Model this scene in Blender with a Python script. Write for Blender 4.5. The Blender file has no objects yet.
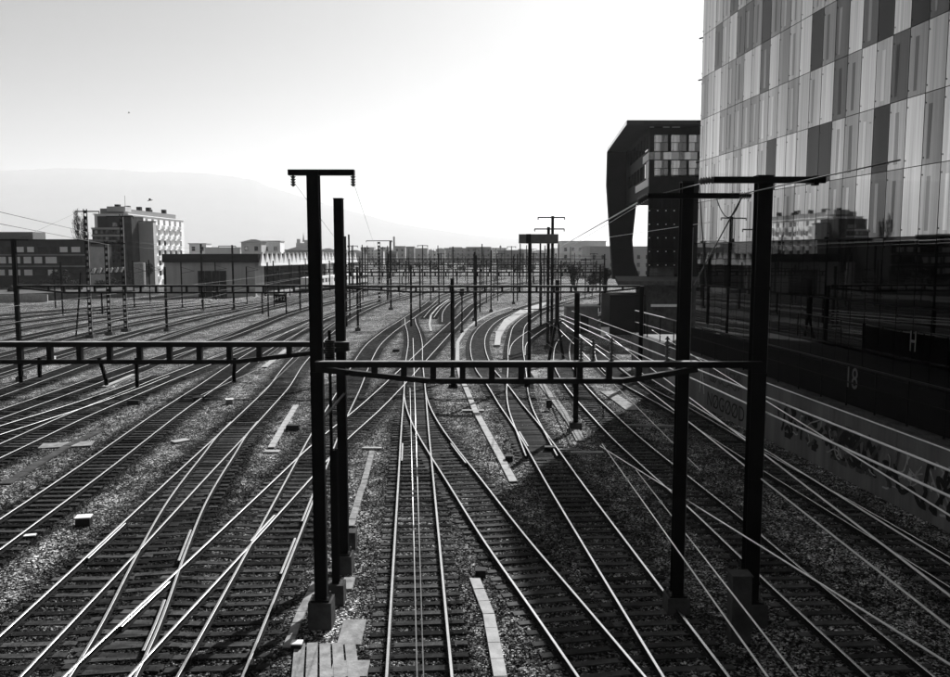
import bpy, math, random
import numpy as np
from mathutils import Vector, Matrix

random.seed(7)
rng = np.random.default_rng(7)
SC = bpy.context.scene
COL = SC.collection

# ------------------------------------------------------------------ camera, sky, sun, exposure
F, CX, CY, HOR = 842.0, 475.0, 338.5, 252.0       # photograph: focal length and horizon in pixels
TH = math.atan((CY - HOR) / F)
CAMZ = 9.93
cam = bpy.data.cameras.new('camera')
cam.sensor_width = 36.0
cam.lens = F / 950.0 * 36.0
cam.clip_start, cam.clip_end = 0.2, 40000.0
cam_o = bpy.data.objects.new('camera', cam)
cam_o.location = (0, 0, CAMZ)
cam_o.rotation_euler = (math.pi / 2 - TH, 0, 0)
COL.objects.link(cam_o)
SC.camera = cam_o

SUN_AZ, SUN_EL = math.radians(24.6), math.radians(38.0)   # azimuth to the right of the view direction
W = bpy.data.worlds.new('World')
SC.world = W
W.use_nodes = True
wn = W.node_tree
wn.nodes.clear()
sky = wn.nodes.new('ShaderNodeTexSky')
sky.sky_type = 'NISHITA'
sky.sun_disc = False
sky.sun_elevation = SUN_EL
sky.sun_rotation = SUN_AZ
sky.altitude = 400
sky.air_density = 0.3
sky.dust_density = 2.5
sky.ozone_density = 1.0
bw = wn.nodes.new('ShaderNodeRGBToBW')
bg = wn.nodes.new('ShaderNodeBackground')
bg.inputs['Strength'].default_value = 0.05
wo = wn.nodes.new('ShaderNodeOutputWorld')
wn.links.new(sky.outputs[0], bw.inputs[0])
wn.links.new(bw.outputs[0], bg.inputs['Color'])
wn.links.new(bg.outputs[0], wo.inputs['Surface'])

sun = bpy.data.lights.new('sun', 'SUN')
sun.energy = 5.0
sun.angle = math.radians(0.5)
sun_o = bpy.data.objects.new('sun', sun)
sdir = Vector((math.sin(SUN_AZ) * math.cos(SUN_EL), math.cos(SUN_AZ) * math.cos(SUN_EL), math.sin(SUN_EL)))
sun_o.rotation_euler = (-sdir).to_track_quat('-Z', 'Y').to_euler()
sun_o.location = sdir * 200
COL.objects.link(sun_o)

SC.view_settings.view_transform = 'Standard'
SC.view_settings.look = 'None'
SC.view_settings.gamma = 1.0
SC.view_settings.exposure = 0.78
SC.cycles.use_denoising = True
SC.cycles.max_bounces = 6
SC.cycles.volume_bounces = 1
SC.cycles.sample_clamp_indirect = 4.0

# ------------------------------------------------------------------ photograph pixel -> place
def ray(x, y):
    a, b = (x - CX) / F, (CY - y) / F
    return Vector((a, math.cos(TH) + b * math.sin(TH), -math.sin(TH) + b * math.cos(TH)))

def G(x, y, z=0.0):                 # where the pixel's ray meets the height z
    d = ray(x, y)
    t = (z - CAMZ) / d.z
    return Vector((d.x * t, d.y * t, z))

def D(x, y, Y):                     # point of the pixel's ray at distance Y
    d = ray(x, y)
    t = Y / d.y
    return Vector((d.x * t, Y, CAMZ + d.z * t))

# ------------------------------------------------------------------ materials
MATS = {}
def mat(name, col=0.2, rough=0.7, metal=0.0, spec=0.5, var=0.25, scale=4.0, bump=0.0, bscale=30.0, streak=False):
    if name in MATS:
        return MATS[name]
    m = bpy.data.materials.new(name)
    m.use_nodes = True
    nt = m.node_tree
    b = nt.nodes['Principled BSDF']
    b.inputs['Roughness'].default_value = rough
    b.inputs['Metallic'].default_value = metal
    b.inputs['Specular IOR Level'].default_value = spec if metal > 0 or rough < 0.3 else spec * 0.2
    tc = nt.nodes.new('ShaderNodeTexCoord')
    n = nt.nodes.new('ShaderNodeTexNoise')
    n.inputs['Scale'].default_value = scale
    n.inputs['Detail'].default_value = 6
    n.inputs['Roughness'].default_value = 0.65
    if streak:
        mp = nt.nodes.new('ShaderNodeMapping')
        mp.inputs['Scale'].default_value = (1, 1, 0.12)
        nt.links.new(tc.outputs['Object'], mp.inputs[0])
        nt.links.new(mp.outputs[0], n.inputs['Vector'])
    else:
        nt.links.new(tc.outputs['Object'], n.inputs['Vector'])
    mr = nt.nodes.new('ShaderNodeMapRange')
    mr.inputs['From Min'].default_value = 0.3
    mr.inputs['From Max'].default_value = 0.7
    mr.inputs['To Min'].default_value = col * (1 - var)
    mr.inputs['To Max'].default_value = min(0.95, col * (1 + var))
    nt.links.new(n.outputs['Fac'], mr.inputs['Value'])
    nt.links.new(mr.outputs[0], b.inputs['Base Color'])
    if bump > 0:
        n2 = nt.nodes.new('ShaderNodeTexNoise')
        n2.inputs['Scale'].default_value = bscale
        n2.inputs['Detail'].default_value = 4
        nt.links.new(tc.outputs['Object'], n2.inputs['Vector'])
        bp = nt.nodes.new('ShaderNodeBump')
        bp.inputs['Strength'].default_value = bump
        bp.inputs['Distance'].default_value = 0.02
        nt.links.new(n2.outputs['Fac'], bp.inputs['Height'])
        nt.links.new(bp.outputs[0], b.inputs['Normal'])
    MATS[name] = m
    return m

steel = mat('painted_steel', 0.006, 0.45, 0.0, 0.2, 0.3, 3.0)
beam_steel = mat('weathered_beam_paint', 0.012, 0.45, 0.0, 0.4, 0.4, 1.5)
flange_m = mat('sunlit_flange_tone', 0.28, 0.8, 0.0, 0.3, 0.75, 1.1)  # pale tone paints the sunlit beam top into the colour
galv = mat('galvanised_steel', 0.22, 0.42, 0.8, 0.5, 0.25, 5.0)
railhead = mat('polished_rail', 0.72, 0.24, 1.0, 0.5, 0.12, 3.0)
railweb = mat('rusty_rail_side', 0.018, 0.85, 0.0, 0.08, 0.4, 6.0)
sleeper_m = mat('weathered_sleeper', 0.03, 0.9, 0.0, 0.03, 0.65, 2.3, 0.5, 25)
def vary(m, lo, hi):
    nt = m.node_tree
    b = nt.nodes['Principled BSDF']
    src = b.inputs['Base Color'].links[0].from_socket
    oi = nt.nodes.new('ShaderNodeObjectInfo')
    mr = nt.nodes.new('ShaderNodeMapRange')
    mr.inputs['To Min'].default_value, mr.inputs['To Max'].default_value = lo, hi
    nt.links.new(oi.outputs['Random'], mr.inputs[0])
    mm = nt.nodes.new('ShaderNodeMath'); mm.operation = 'MULTIPLY'
    nt.links.new(src, mm.inputs[0]); nt.links.new(mr.outputs[0], mm.inputs[1])
    nt.links.new(mm.outputs[0], b.inputs['Base Color'])
vary(sleeper_m, 0.35, 2.4)
concrete = mat('concrete', 0.36, 0.85, 0.0, 0.3, 0.25, 2.5, 0.4, 20)
concrete_d = mat('dark_concrete', 0.06, 0.85, 0.0, 0.3, 0.5, 1.8, 0.4, 20)  # darker concrete for foundations, trough bodies and some roofs
slab_m = mat('weathered_slab', 0.24, 0.85, 0.0, 0.3, 0.45, 3.1, 0.5, 18)
wire_m = mat('bright_wire', 0.93, 0.38, 1.0, 0.5, 0.1, 2.0)
wire_d = mat('dark_wire', 0.04, 0.5, 0.3, 0.5, 0.2, 2.0)
porcelain = mat('porcelain', 0.05, 0.25, 0.0, 0.5, 0.2, 6.0)
porcelain_w = mat('pale_porcelain', 0.6, 0.3, 0.0, 0.5, 0.1, 6.0)
blackbox = mat('black_cabinet', 0.02, 0.5, 0.0, 0.4, 0.3, 4.0)
whitebox = mat('white_paint', 0.75, 0.5, 0.0, 0.4, 0.12, 4.0)
greybox = mat('grey_cabinet', 0.2, 0.5, 0.0, 0.4, 0.2, 4.0)

def ballast_material(name, stones=False):
    m = bpy.data.materials.new(name)
    m.use_nodes = True
    nt = m.node_tree
    N, L = nt.nodes, nt.links
    b = N['Principled BSDF']
    tc = N.new('ShaderNodeTexCoord')
    v = N.new('ShaderNodeTexVoronoi')
    v.inputs['Scale'].default_value = 19.0
    L.new(tc.outputs['Object'], v.inputs['Vector'])
    sep = N.new('ShaderNodeSeparateColor')
    L.new(v.outputs['Color'], sep.inputs[0])
    r = N.new('ShaderNodeValToRGB')          # single stones: mostly dark, some pale
    e = r.color_ramp.elements
    e[0].position, e[0].color = 0.0, (0.01, 0.01, 0.01, 1)
    e[1].position, e[1].color = 1.0, (0.92, 0.92, 0.92, 1)
    for p, c in ((0.33, 0.02), (0.58, 0.10), (0.82, 0.46)):
        k = e.new(p)
        k.color = (c, c, c, 1)
    L.new(sep.outputs[0], r.inputs[0])
    at = N.new('ShaderNodeAttribute')
    at.attribute_name = 'bed'                # 0 clean ballast, 1 oily track bed
    n = N.new('ShaderNodeTexNoise')
    n.inputs['Scale'].default_value = 0.45
    n.inputs['Detail'].default_value = 5
    L.new(tc.outputs['Object'], n.inputs['Vector'])
    m1 = N.new('ShaderNodeMapRange')
    m1.inputs['From Min'].default_value, m1.inputs['From Max'].default_value = 0.3, 0.72
    m1.inputs['To Min'].default_value, m1.inputs['To Max'].default_value = 0.44, 1.05
    L.new(n.outputs['Fac'], m1.inputs[0])
    m2 = N.new('ShaderNodeMapRange')
    m2.inputs['To Min'].default_value, m2.inputs['To Max'].default_value = 1.0, 0.045
    L.new(at.outputs['Fac'], m2.inputs[0])
    mu0 = N.new('ShaderNodeMath'); mu0.operation = 'MULTIPLY'
    L.new(m1.outputs[0], mu0.inputs[0]); L.new(m2.outputs[0], mu0.inputs[1])
    def clump(scale, lo, hi, ln):            # clumps of paler and darker stone at coarser sizes
        global_v = N.new('ShaderNodeTexVoronoi')
        global_v.inputs['Scale'].default_value = scale
        L.new(tc.outputs['Object'], global_v.inputs['Vector'])
        sp = N.new('ShaderNodeSeparateColor')
        L.new(global_v.outputs['Color'], sp.inputs[0])
        mr_ = N.new('ShaderNodeMapRange')
        mr_.inputs['To Min'].default_value, mr_.inputs['To Max'].default_value = lo, hi
        L.new(sp.outputs[1], mr_.inputs[0])
        mm = N.new('ShaderNodeMath'); mm.operation = 'MULTIPLY'
        L.new(ln.outputs[0], mm.inputs[0]); L.new(mr_.outputs[0], mm.inputs[1])
        return mm
    mu = clump(5.5, 0.55, 1.4, mu0)
    mu = clump(2.0, 0.45, 1.5, mu)
    n3 = N.new('ShaderNodeTexNoise')
    n3.inputs['Scale'].default_value = 0.12
    n3.inputs['Detail'].default_value = 7
    n3.inputs['Roughness'].default_value = 0.75
    L.new(tc.outputs['Object'], n3.inputs['Vector'])
    m3 = N.new('ShaderNodeMapRange')
    m3.inputs['From Min'].default_value, m3.inputs['From Max'].default_value = 0.35, 0.65
    m3.inputs['To Min'].default_value, m3.inputs['To Max'].default_value = 0.4, 1.4
    L.new(n3.outputs['Fac'], m3.inputs[0])
    mq = N.new('ShaderNodeMath'); mq.operation = 'MULTIPLY'
    L.new(mu.outputs[0], mq.inputs[0]); L.new(m3.outputs[0], mq.inputs[1])
    mu = mq
    mx = N.new('ShaderNodeVectorMath'); mx.operation = 'SCALE'
    L.new(r.outputs[0], mx.inputs[0]); L.new(mu.outputs[0], mx.inputs['Scale'])
    L.new(mx.outputs[0], b.inputs['Base Color'])
    b.inputs['Roughness'].default_value = 0.8
    b.inputs['Specular IOR Level'].default_value = 0.03
    if not stones:
        bp = N.new('ShaderNodeBump')
        bp.inputs['Strength'].default_value = 0.9
        bp.inputs['Distance'].default_value = 0.05
        inv = N.new('ShaderNodeMath'); inv.operation = 'SUBTRACT'
        inv.inputs[0].default_value = 1.0
        L.new(v.outputs['Distance'], inv.inputs[1])
        L.new(inv.outputs[0], bp.inputs['Height'])
        L.new(bp.outputs[0], b.inputs['Normal'])
    return m

ballast_m = ballast_material('ballast')
stone_m = ballast_material('ballast_stone', True)

# ------------------------------------------------------------------ mesh builder
ORD = ['first', 'second', 'third', 'fourth', 'fifth', 'sixth', 'seventh', 'eighth', 'ninth', 'tenth', 'eleventh', 'twelfth', 'thirteenth', 'fourteenth', 'fifteenth', 'sixteenth', 'seventeenth', 'eighteenth', 'nineteenth', 'twentieth'] + ['twenty-' + q for q in ('first', 'second', 'third', 'fourth', 'fifth', 'sixth', 'seventh', 'eighth', 'ninth')] + ['thirtieth'] + ['thirty-' + q for q in ('first', 'second', 'third', 'fourth', 'fifth', 'sixth', 'seventh', 'eighth', 'ninth')]

class MB:
    def __init__(s):
        s.v, s.f, s.m = [], [], []
    def add(s, vs, fs, mi=0):
        o = len(s.v)
        s.v += [tuple(p) for p in vs]
        s.f += [tuple(i + o for i in f) for f in fs]
        s.m += [mi] * len(fs)
        return s
    def box(s, c, size, rz=0.0, mi=0, top=1.0):
        hx, hy, hz = size[0] / 2, size[1] / 2, size[2] / 2
        ca, sa = math.cos(rz), math.sin(rz)
        vs = []
        for z, k in ((-hz, 1.0), (hz, top)):
            for x, y in ((-hx, -hy), (hx, -hy), (hx, hy), (-hx, hy)):
                x, y = x * k, y * k
                vs.append((c[0] + x * ca - y * sa, c[1] + x * sa + y * ca, c[2] + z))
        return s.add(vs, [(3, 2, 1, 0), (4, 5, 6, 7), (0, 1, 5, 4), (1, 2, 6, 5), (2, 3, 7, 6), (3, 0, 4, 7)], mi)
    def bar(s, p0, p1, w, h, mi=0):          # rectangular bar between two points
        p0, p1 = Vector(p0), Vector(p1)
        d = (p1 - p0).normalized()
        up = Vector((0, 0, 1)) if abs(d.z) < 0.95 else Vector((0, 1, 0))
        sd = d.cross(up).normalized()
        u = sd.cross(d).normalized()
        vs = []
        for p in (p0, p1):
            for a, b in ((-1, -1), (1, -1), (1, 1), (-1, 1)):
                vs.append(p + sd * (a * w / 2) + u * (b * h / 2))
        return s.add(vs, [(0, 1, 2, 3), (7, 6, 5, 4), (0, 4, 5, 1), (1, 5, 6, 2), (2, 6, 7, 3), (3, 7, 4, 0)], mi)
    def tube(s, pts, r, n=6, mi=0, r1=None):
        pts = [Vector(p) for p in pts]
        k = len(pts)
        vs = []
        for i, p in enumerate(pts):
            d = (pts[min(i + 1, k - 1)] - pts[max(i - 1, 0)]).normalized()
            up = Vector((0, 0, 1)) if abs(d.z) < 0.9 else Vector((0, 1, 0))
            sd = d.cross(up).normalized()
            u = sd.cross(d)
            rr = r if r1 is None else r + (r1 - r) * i / max(1, k - 1)
            for j in range(n):
                a = 2 * math.pi * j / n
                vs.append(p + sd * (rr * math.cos(a)) + u * (rr * math.sin(a)))
        fs = []
        for i in range(k - 1):
            for j in range(n):
                fs.append((i * n + j, i * n + (j + 1) % n, (i + 1) * n + (j + 1) % n, (i + 1) * n + j))
        fs.append(tuple(range(n - 1, -1, -1)))
        fs.append(tuple((k - 1) * n + j for j in range(n)))
        return s.add(vs, fs, mi)
    def ibeam(s, c, h, w, d, t=0.03, rz=0.0, mi=0):   # upright H section, web and two flanges
        ca, sa = math.cos(rz), math.sin(rz)
        def off(x, y):
            return (c[0] + x * ca - y * sa, c[1] + x * sa + y * ca, c[2] + h / 2)
        s.box(off(0, -d / 2 + t / 2), (w, t, h), rz, mi)
        s.box(off(0, d / 2 - t / 2), (w, t, h), rz, mi)
        s.box(off(0, 0), (t * 0.8, d - 2 * t, h - 0.004), rz, mi)
        return s
    def prism(s, outline, vec, mi=0):         # flat outline of points pushed along vec
        o = [Vector(p) for p in outline]
        n = len(o)
        v = Vector(vec)
        vs = o + [p + v for p in o]
        fs = [tuple(range(n - 1, -1, -1)), tuple(range(n, 2 * n))]
        for i in range(n):
            j = (i + 1) % n
            fs.append((i, j, n + j, n + i))
        return s.add(vs, fs, mi)
    def mesh(s, name, mats, org=(0, 0, 0)):
        me = bpy.data.meshes.new(name)
        org = Vector(org)
        me.from_pydata([tuple(Vector(p) - org) for p in s.v], [], s.f)
        if not isinstance(mats, (list, tuple)):
            mats = [mats]
        for m in mats:
            me.materials.append(m)
        if len(mats) > 1:
            me.polygons.foreach_set('material_index', s.m)
        me.update()
        return me
    def build(s, name, mats, parent=None, smooth=False):
        me = s.mesh(name, mats, wpos(parent) if parent else (0, 0, 0))
        if smooth:
            me.polygons.foreach_set('use_smooth', [True] * len(me.polygons))
        return link(name, me, parent)

def wpos(o):
    p = Vector((0, 0, 0))
    while o is not None:
        p += o.location
        o = o.parent
    return p

def link(name, me, parent=None, loc=None):
    o = bpy.data.objects.new(name, me)
    COL.objects.link(o)
    if parent is not None:
        o.parent = parent
    if loc is not None:
        o.location = loc
    return o

def tag(o, label, cat, group=None):
    o['label'] = label
    o['category'] = cat
    if group:
        o['group'] = group
    return o

def thing(name, label, cat, loc=(0, 0, 0), group=None):
    o = link(name, None, None, loc)
    return tag(o, label, cat, group)

def struct(o):
    o['kind'] = 'structure'
    return o

def solo(mb, name, mats, label, cat, group=None, base=None, smooth=False):
    """a thing that is one mesh, with its origin at its base"""
    if base is None:
        a = np.array(mb.v)
        base = Vector(((a[:, 0].min() + a[:, 0].max()) / 2, (a[:, 1].min() + a[:, 1].max()) / 2, a[:, 2].min()))
    me = mb.mesh(name, mats, base)
    if smooth:
        me.polygons.foreach_set('use_smooth', [True] * len(me.polygons))
    return tag(link(name, me, None, base), label, cat, group)

# ------------------------------------------------------------------ track alignments (plan), from rails traced in the photograph
RTOP = 0.23
class Align:
    def __init__(s, name, px=None, side=1, pts=None, label='', y1=None, y0=4.0, smooth=5.0):
        if px is not None:
            P = [G(x, y, RTOP) for x, y in px]
            pts = sorted([(p.y, p.x) for p in P])
        else:
            pts = sorted(pts)
            side = 0
        Y = np.array([p[0] for p in pts]); X = np.array([p[1] for p in pts])
        keep = [0]
        for i in range(1, len(Y)):
            if Y[i] - Y[keep[-1]] > 0.8:
                keep.append(i)
        Y, X = Y[keep], X[keep]
        s.ya = max(y0, 4.0) if y0 < Y[0] else y0
        s.yb = Y[-1] if y1 is None else y1
        g = np.arange(-30, max(Y[-1], s.yb) + 60, 0.5)
        # pchip
        h = np.diff(Y); dl = np.diff(X) / h
        m = np.zeros(len(Y)); m[0] = dl[0]; m[-1] = dl[-1]
        for i in range(1, len(Y) - 1):
            m[i] = (dl[i - 1] * h[i] + dl[i] * h[i - 1]) / (h[i - 1] + h[i])
        xs = np.empty_like(g)
        for k, y in enumerate(g):
            if y <= Y[0]:
                xs[k] = X[0] + m[0] * (y - Y[0])
            elif y >= Y[-1]:
                xs[k] = X[-1] + m[-1] * (y - Y[-1])
            else:
                i = int(np.searchsorted(Y, y) - 1)
                t = (y - Y[i]) / h[i]
                xs[k] = ((2*t**3 - 3*t**2 + 1) * X[i] + (t**3 - 2*t**2 + t) * h[i] * m[i]
                         + (-2*t**3 + 3*t**2) * X[i+1] + (t**3 - t**2) * h[i] * m[i+1])
        w = np.exp(-0.5 * (np.arange(-24, 25) * 0.5 / (smooth / 2)) ** 2); w /= w.sum()
        xp = np.concatenate([xs[0] + (xs[0] - xs[1]) * np.arange(24, 0, -1), xs, xs[-1] + (xs[-1] - xs[-2]) * np.arange(1, 25)])
        xs = np.convolve(xp, w, 'valid')
        sl = np.gradient(xs, g)
        if side:
            xs = xs + side * 0.75 * np.sqrt(1 + sl ** 2)
        s.g, s.xs, s.label, s.name = g, xs, label, name
        s.slope = np.gradient(xs, g)
    def x(s, y):
        return float(np.interp(y, s.g, s.xs))
    def sl(s, y):
        return float(np.interp(y, s.g, s.slope))

TRK = []
def tr(*a, **k):
    TRK.append(Align(*a, **k)); return TRK[-1]

tA = tr('A', [(0,635),(79,563),(159,488.5),(179,470),(233.3,420.5),(249,405.4),(267.8,387.7),(281,370),(301.5,349),(312,339),(335,322),(362,308),(395,297),(430,289.5),(462,283)],
   label='long track curving past the foot of the tall T-topped mast on its left side')
tB = tr('B', [(69,677),(82.5,657),(132,563),(141.5,545.8),(159,513.8),(190.3,470),(202,456),(215.6,437.4),(231,421.5)],
   label='turnout track branching steeply toward the lower left corner', smooth=3)
tC = tr('C', [(62,677),(82.5,657),(159,588),(176,572),(284.6,470),(313,443),(348.4,415.5),(392,376.7),(417.5,352.5),(444.4,327.3),(457.9,315.5),(468,306),(488,296),(515,287),(545,280)],
   label='straight diagonal track crossing behind the tall masts and over the centre track')
tD = tr('D', [(176.8,677),(229,584),(251.8,542.4),(291.4,470),(315,427),(325,411),(340,387),(348,372),(354,361.8),(365,345.8),(378.7,334),(402,318.8),(424,304.5),(434,297),(455,290),(480,284.5)],
   label='track passing just left of the nearest mast, then curving right beyond it', smooth=4)
tT1 = tr('T1', [(386.5,677),(398.1,484),(401.5,425.6),(404,391.9),(405.7,361),(408.2,342.4),(407.4,332.3),(404.8,322),(405,318)],
   label='straight track running up the middle of the picture, right of the masts', smooth=4)
tT2 = tr('T2', [(578.3,677),(537,616.7),(485,542.5),(448.6,484),(427.6,450.8),(412.4,423.9),(404.8,400.3),(404,392)],
   label='track swinging off the centre track toward the bottom right', smooth=3)
tF = tr('F', [(663.6,677),(607,584),(574,529),(547,484),(528.6,450.8),(512.6,424),(500,406),(486.5,383.5),(477,371.7),(472.8,361.8),(470.3,347.5),(471,340.7),(476,330.6),(490.5,318.8),(510.7,310.4),(527.6,304.5),(560,297),(600,290)],
   label='track beside the pale concrete trough, bending right in a wide arc far off', smooth=4)
tG = tr('G', [(513.5,423),(510,413.8),(506.7,395),(507.6,375),(508,364),(508,350.8),(510,337.4),(514,325.6),(524,317),(540,309),(562,302),(600,294)],
   label='turnout track right of the white wedge-shaped walkway', y0=39.5, smooth=3)
tH = tr('H', [(509,356),(512,344),(527.6,331.5),(546,322),(566,313.5),(600,303)],
   label='short curved track passing behind the mast with the flat board', y0=79, smooth=3)
tI = tr('I', [(869,677),(731.8,549),(706.5,524),(659,481),(630,455),(607.8,434),(594,418.8),(574,397),(561.5,380),(554.5,366.8),(553.7,354),(556,344),(561,337),(575,326),(600,315)],
   label='track entering the building shadow at the foot of the slim mast', smooth=4)
tJ = tr('J', [(1000,586),(918,539),(761,450),(690,408),(636,380),(618,367),(611,355),(610,345)], side=-1,
   label='dark track alongside the graffiti wall', smooth=4)
tK = tr('K', [(0,519),(53,484),(160,410),(201,384),(221.5,370),(248.4,353),(290,331),(330,313),(370,300),(410,291),(450,284.5)],
   label='track on pale ballast with rails crossing the left edge at mid height')
tL = tr('L', [(0,444),(70,413),(118,394),(160,377),(200,362),(240,346),(300,322),(340,309),(400,294),(440,287)],
   label='dark track left of the pale gravel strip, with a turnout joining it')
tN = tr('N', [(0,426),(72.4,403.7),(119.6,387.7),(150,376)], label='turnout branch merging under the left gantry beam', smooth=3)
tM = tr('M', [(0,410),(55.6,391),(101,375),(226,334),(290,311),(350,297),(410,287)], label='dark track passing below the left gantry beam hangers')
tO = tr('O', [(0,389),(90,358),(180,330),(290,302),(350,291),(420,281)], label='track with toothed-looking sleeper ends under the left gantry beam')
tr('P', [(425,316),(431,309),(440,302),(462,292),(500,282)], label='far turnout track leaving the diagonal track left of the curve', y0=125, smooth=4)
tr('Q', [(442,322),(443,312),(452,302),(480,291),(520,282.5),(560,277)], label='far track on the inner side of the wide curve', y0=117, smooth=4)
tr('R', [(392,300),(420,292),(452,286),(500,278.5)], label='far central track beyond the lone far mast with long crossarm', y0=172, smooth=6)
outer_labels = ['first track beyond the toothed track, leading to the shed side',
                'second track beyond the toothed track, past the lattice mast feet',
                'track running between the feet of the three lattice masts and the shed',
                'track of the far left yard just behind the lattice masts',
                'far left yard track in front of the shed gates',
                'far left yard track second nearest to the grassy bank',
                'outermost left track along the grassy bank']
for k, off in enumerate((4.9, 9.8, 15.2, 20.6, 26.2, 32.0, 38.0)):
    pts = []
    for Y in range(4, 300, 8):
        g = 1.0 if Y < 105 else max(0.30, 1 - 0.7 * (Y - 105) / 95.0)
        g = g if Y < 105 else 1 - (1 - g) * (0.5 - 0.5 * math.cos(math.pi * min(1, (Y - 105) / 95.0))) / max(1e-6, min(1, (Y - 105) / 95.0))
        g = max(g, 0.3)
        pts.append((Y, tO.x(Y) - off * g - 0.06 * max(0, Y - 60) * (off / 38.0)))
    tr('outer%d' % k, pts=pts, label=outer_labels[k], y0=18 + off * 0.5, y1=(270 if k < 2 else 192 - 2 * k))

# how oily each bed is: paler on the right-hand tracks, black in the old left yard
DARK = dict(T1=.62, T2=.5, F=.32, G=.25, H=.25, I=.32, J=.55, D=.72, C=.72, A=.85)
for t in TRK:
    t.dark = DARK.get(t.name, 0.72 if t.name.startswith('outer') else 0.93)

# ------------------------------------------------------------------ ground: one ballast sheet to the horizon
xs = list(np.arange(-34, 24.01, 0.3))
st, a = 0.3, -34.0
left = []
while a > -15000:
    st *= 1.035; a -= st; left.append(a)
st, a = 0.3, xs[-1]
right = []
while a < 15000:
    st *= 1.06; a += st; right.append(a)
xs = np.array(left[::-1] + xs + right)
ys = list(np.arange(6, 62, 0.3))
st, a = 0.3, ys[-1]
while a < 18000:
    st *= 1.022 if a < 330 else 1.3
    a += st; ys.append(a)
ys = np.array([-300, -120, -60, -30, -15, -5, 0, 3] + ys)
GX, GY = np.meshgrid(xs, ys)
bed = np.zeros_like(GX)
for t in TRK:
    cx = np.interp(ys, t.g, t.xs)
    sl = np.interp(ys, t.g, t.slope)
    d = np.abs(GX - cx[:, None]) / np.sqrt(1 + sl[:, None] ** 2)
    ok = ((ys >= t.ya - 1) & (ys <= t.yb + 2))[:, None]
    s_ = np.clip((1.85 - d) / 0.5, 0, 1) * ok
    bed = np.maximum(bed, s_ * t.dark)
bed = np.clip(bed + rng.normal(0, 0.08, bed.shape) * (bed > 0.02), 0, 1)
GZ = rng.normal(0, 0.006, GX.shape) + 0.03 * np.sin(GX * 0.9 + 1.3 * np.sin(GY * 0.23)) * np.sin(GY * 0.4 + np.sin(GX * 0.31))
GZ = np.where(bed > 0.12, np.clip(GZ, -0.03, 0.008) + 0.035, GZ + 0.0)
GZ = np.where((np.abs(GX) > 90) | (GY > 300) | (GY < 4), 0.0, GZ)
ny, nx = GX.shape
V = np.stack([GX, GY, GZ], -1).reshape(-1, 3).astype(np.float32)
i0 = (np.arange(ny - 1)[:, None] * nx + np.arange(nx - 1)[None, :]).reshape(-1)
FQ = np.stack([i0, i0 + 1, i0 + nx + 1, i0 + nx], -1).astype(np.int32)

def np_mesh(name, V, Fc, mats, attr=None):
    me = bpy.data.meshes.new(name)
    k = Fc.shape[1]
    me.vertices.add(len(V)); me.vertices.foreach_set('co', V.astype(np.float32).reshape(-1))
    me.loops.add(Fc.size); me.loops.foreach_set('vertex_index', Fc.reshape(-1).astype(np.int32))
    me.polygons.add(len(Fc))
    me.polygons.foreach_set('loop_start', np.arange(0, Fc.size, k, dtype=np.int32))
    try:
        me.polygons.foreach_set('loop_total', np.full(len(Fc), k, dtype=np.int32))
    except Exception:
        pass
    for m in mats:
        me.materials.append(m)
    if attr is not None:
        at = me.attributes.new('bed', 'FLOAT', 'POINT')
        at.data.foreach_set('value', attr.astype(np.float32).reshape(-1))
    me.update(calc_edges=True)
    me.validate()
    return me

gme = np_mesh('ground', V, FQ, [ballast_m], bed.reshape(-1))
gme.polygons.foreach_set('use_smooth', [True] * len(gme.polygons))
struct(link('ground', gme))

# loose ballast stones lying on the near ground (nobody could count them)
n = 260000
Ys = np.sqrt(rng.uniform(15.0 ** 2, 64.0 ** 2, n))
Xs = rng.uniform(-0.66, 0.66, n) * Ys
bz = np.zeros(n)
for t in TRK:
    cx = np.interp(Ys, t.g, t.xs); sl = np.interp(Ys, t.g, t.slope)
    d = np.abs(Xs - cx) / np.sqrt(1 + sl ** 2)
    bz = np.maximum(bz, t.dark * np.clip((1.85 - d) / 0.5, 0, 1) * ((Ys >= t.ya - 1) & (Ys <= t.yb + 2)))
keep = (Xs < 19.0 - 0.087 * Ys) & (rng.uniform(0, 1, n) < np.clip((66 - Ys) / 30, 0.0, 1.0))
Xs, Ys, bz = Xs[keep], Ys[keep], bz[keep]
n = len(Xs)
base = np.array([(1, 0, 0), (-1, 0, 0), (0, 1, 0), (0, -1, 0), (0, 0, 1), (0, 0, -1)], float)
tri = np.array([(0, 2, 4), (2, 1, 4), (1, 3, 4), (3, 0, 4), (2, 0, 5), (1, 2, 5), (3, 1, 5), (0, 3, 5)])
vv = base[None] * rng.uniform(0.55, 1.3, (n, 6, 1)) + rng.normal(0, 0.18, (n, 6, 3))
ang = rng.uniform(0, 2 * np.pi, n)
ca, sa = np.cos(ang)[:, None], np.sin(ang)[:, None]
tilt = rng.uniform(-0.9, 0.9, n)
ct, s2 = np.cos(tilt)[:, None], np.sin(tilt)[:, None]
x, y, z = vv[..., 0], vv[..., 1], vv[..., 2] * 0.7
x, z = x * ct + z * s2, -x * s2 + z * ct
x, y = x * ca - y * sa, x * sa + y * ca
sz = rng.uniform(0.02, 0.043, n)[:, None]
sv = np.stack([x * sz + Xs[:, None], y * sz + Ys[:, None], z * sz + (rng.uniform(0.0, 0.03, n))[:, None] + 0.03 * (bz[:, None] > 0.12)], -1).reshape(-1, 3)
sf = (tri[None] + 6 * np.arange(n)[:, None, None]).reshape(-1, 3)
sme = np_mesh('ballast_stones', sv, sf, [stone_m], np.repeat(np.clip(bz + rng.normal(0, 0.1, n), 0, 1), 6))
so = link('ballast_stones', sme)
so['kind'] = 'stuff'
so['label'] = 'loose crushed stone ballast scattered between the near tracks'
so['category'] = 'ballast'

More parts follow.
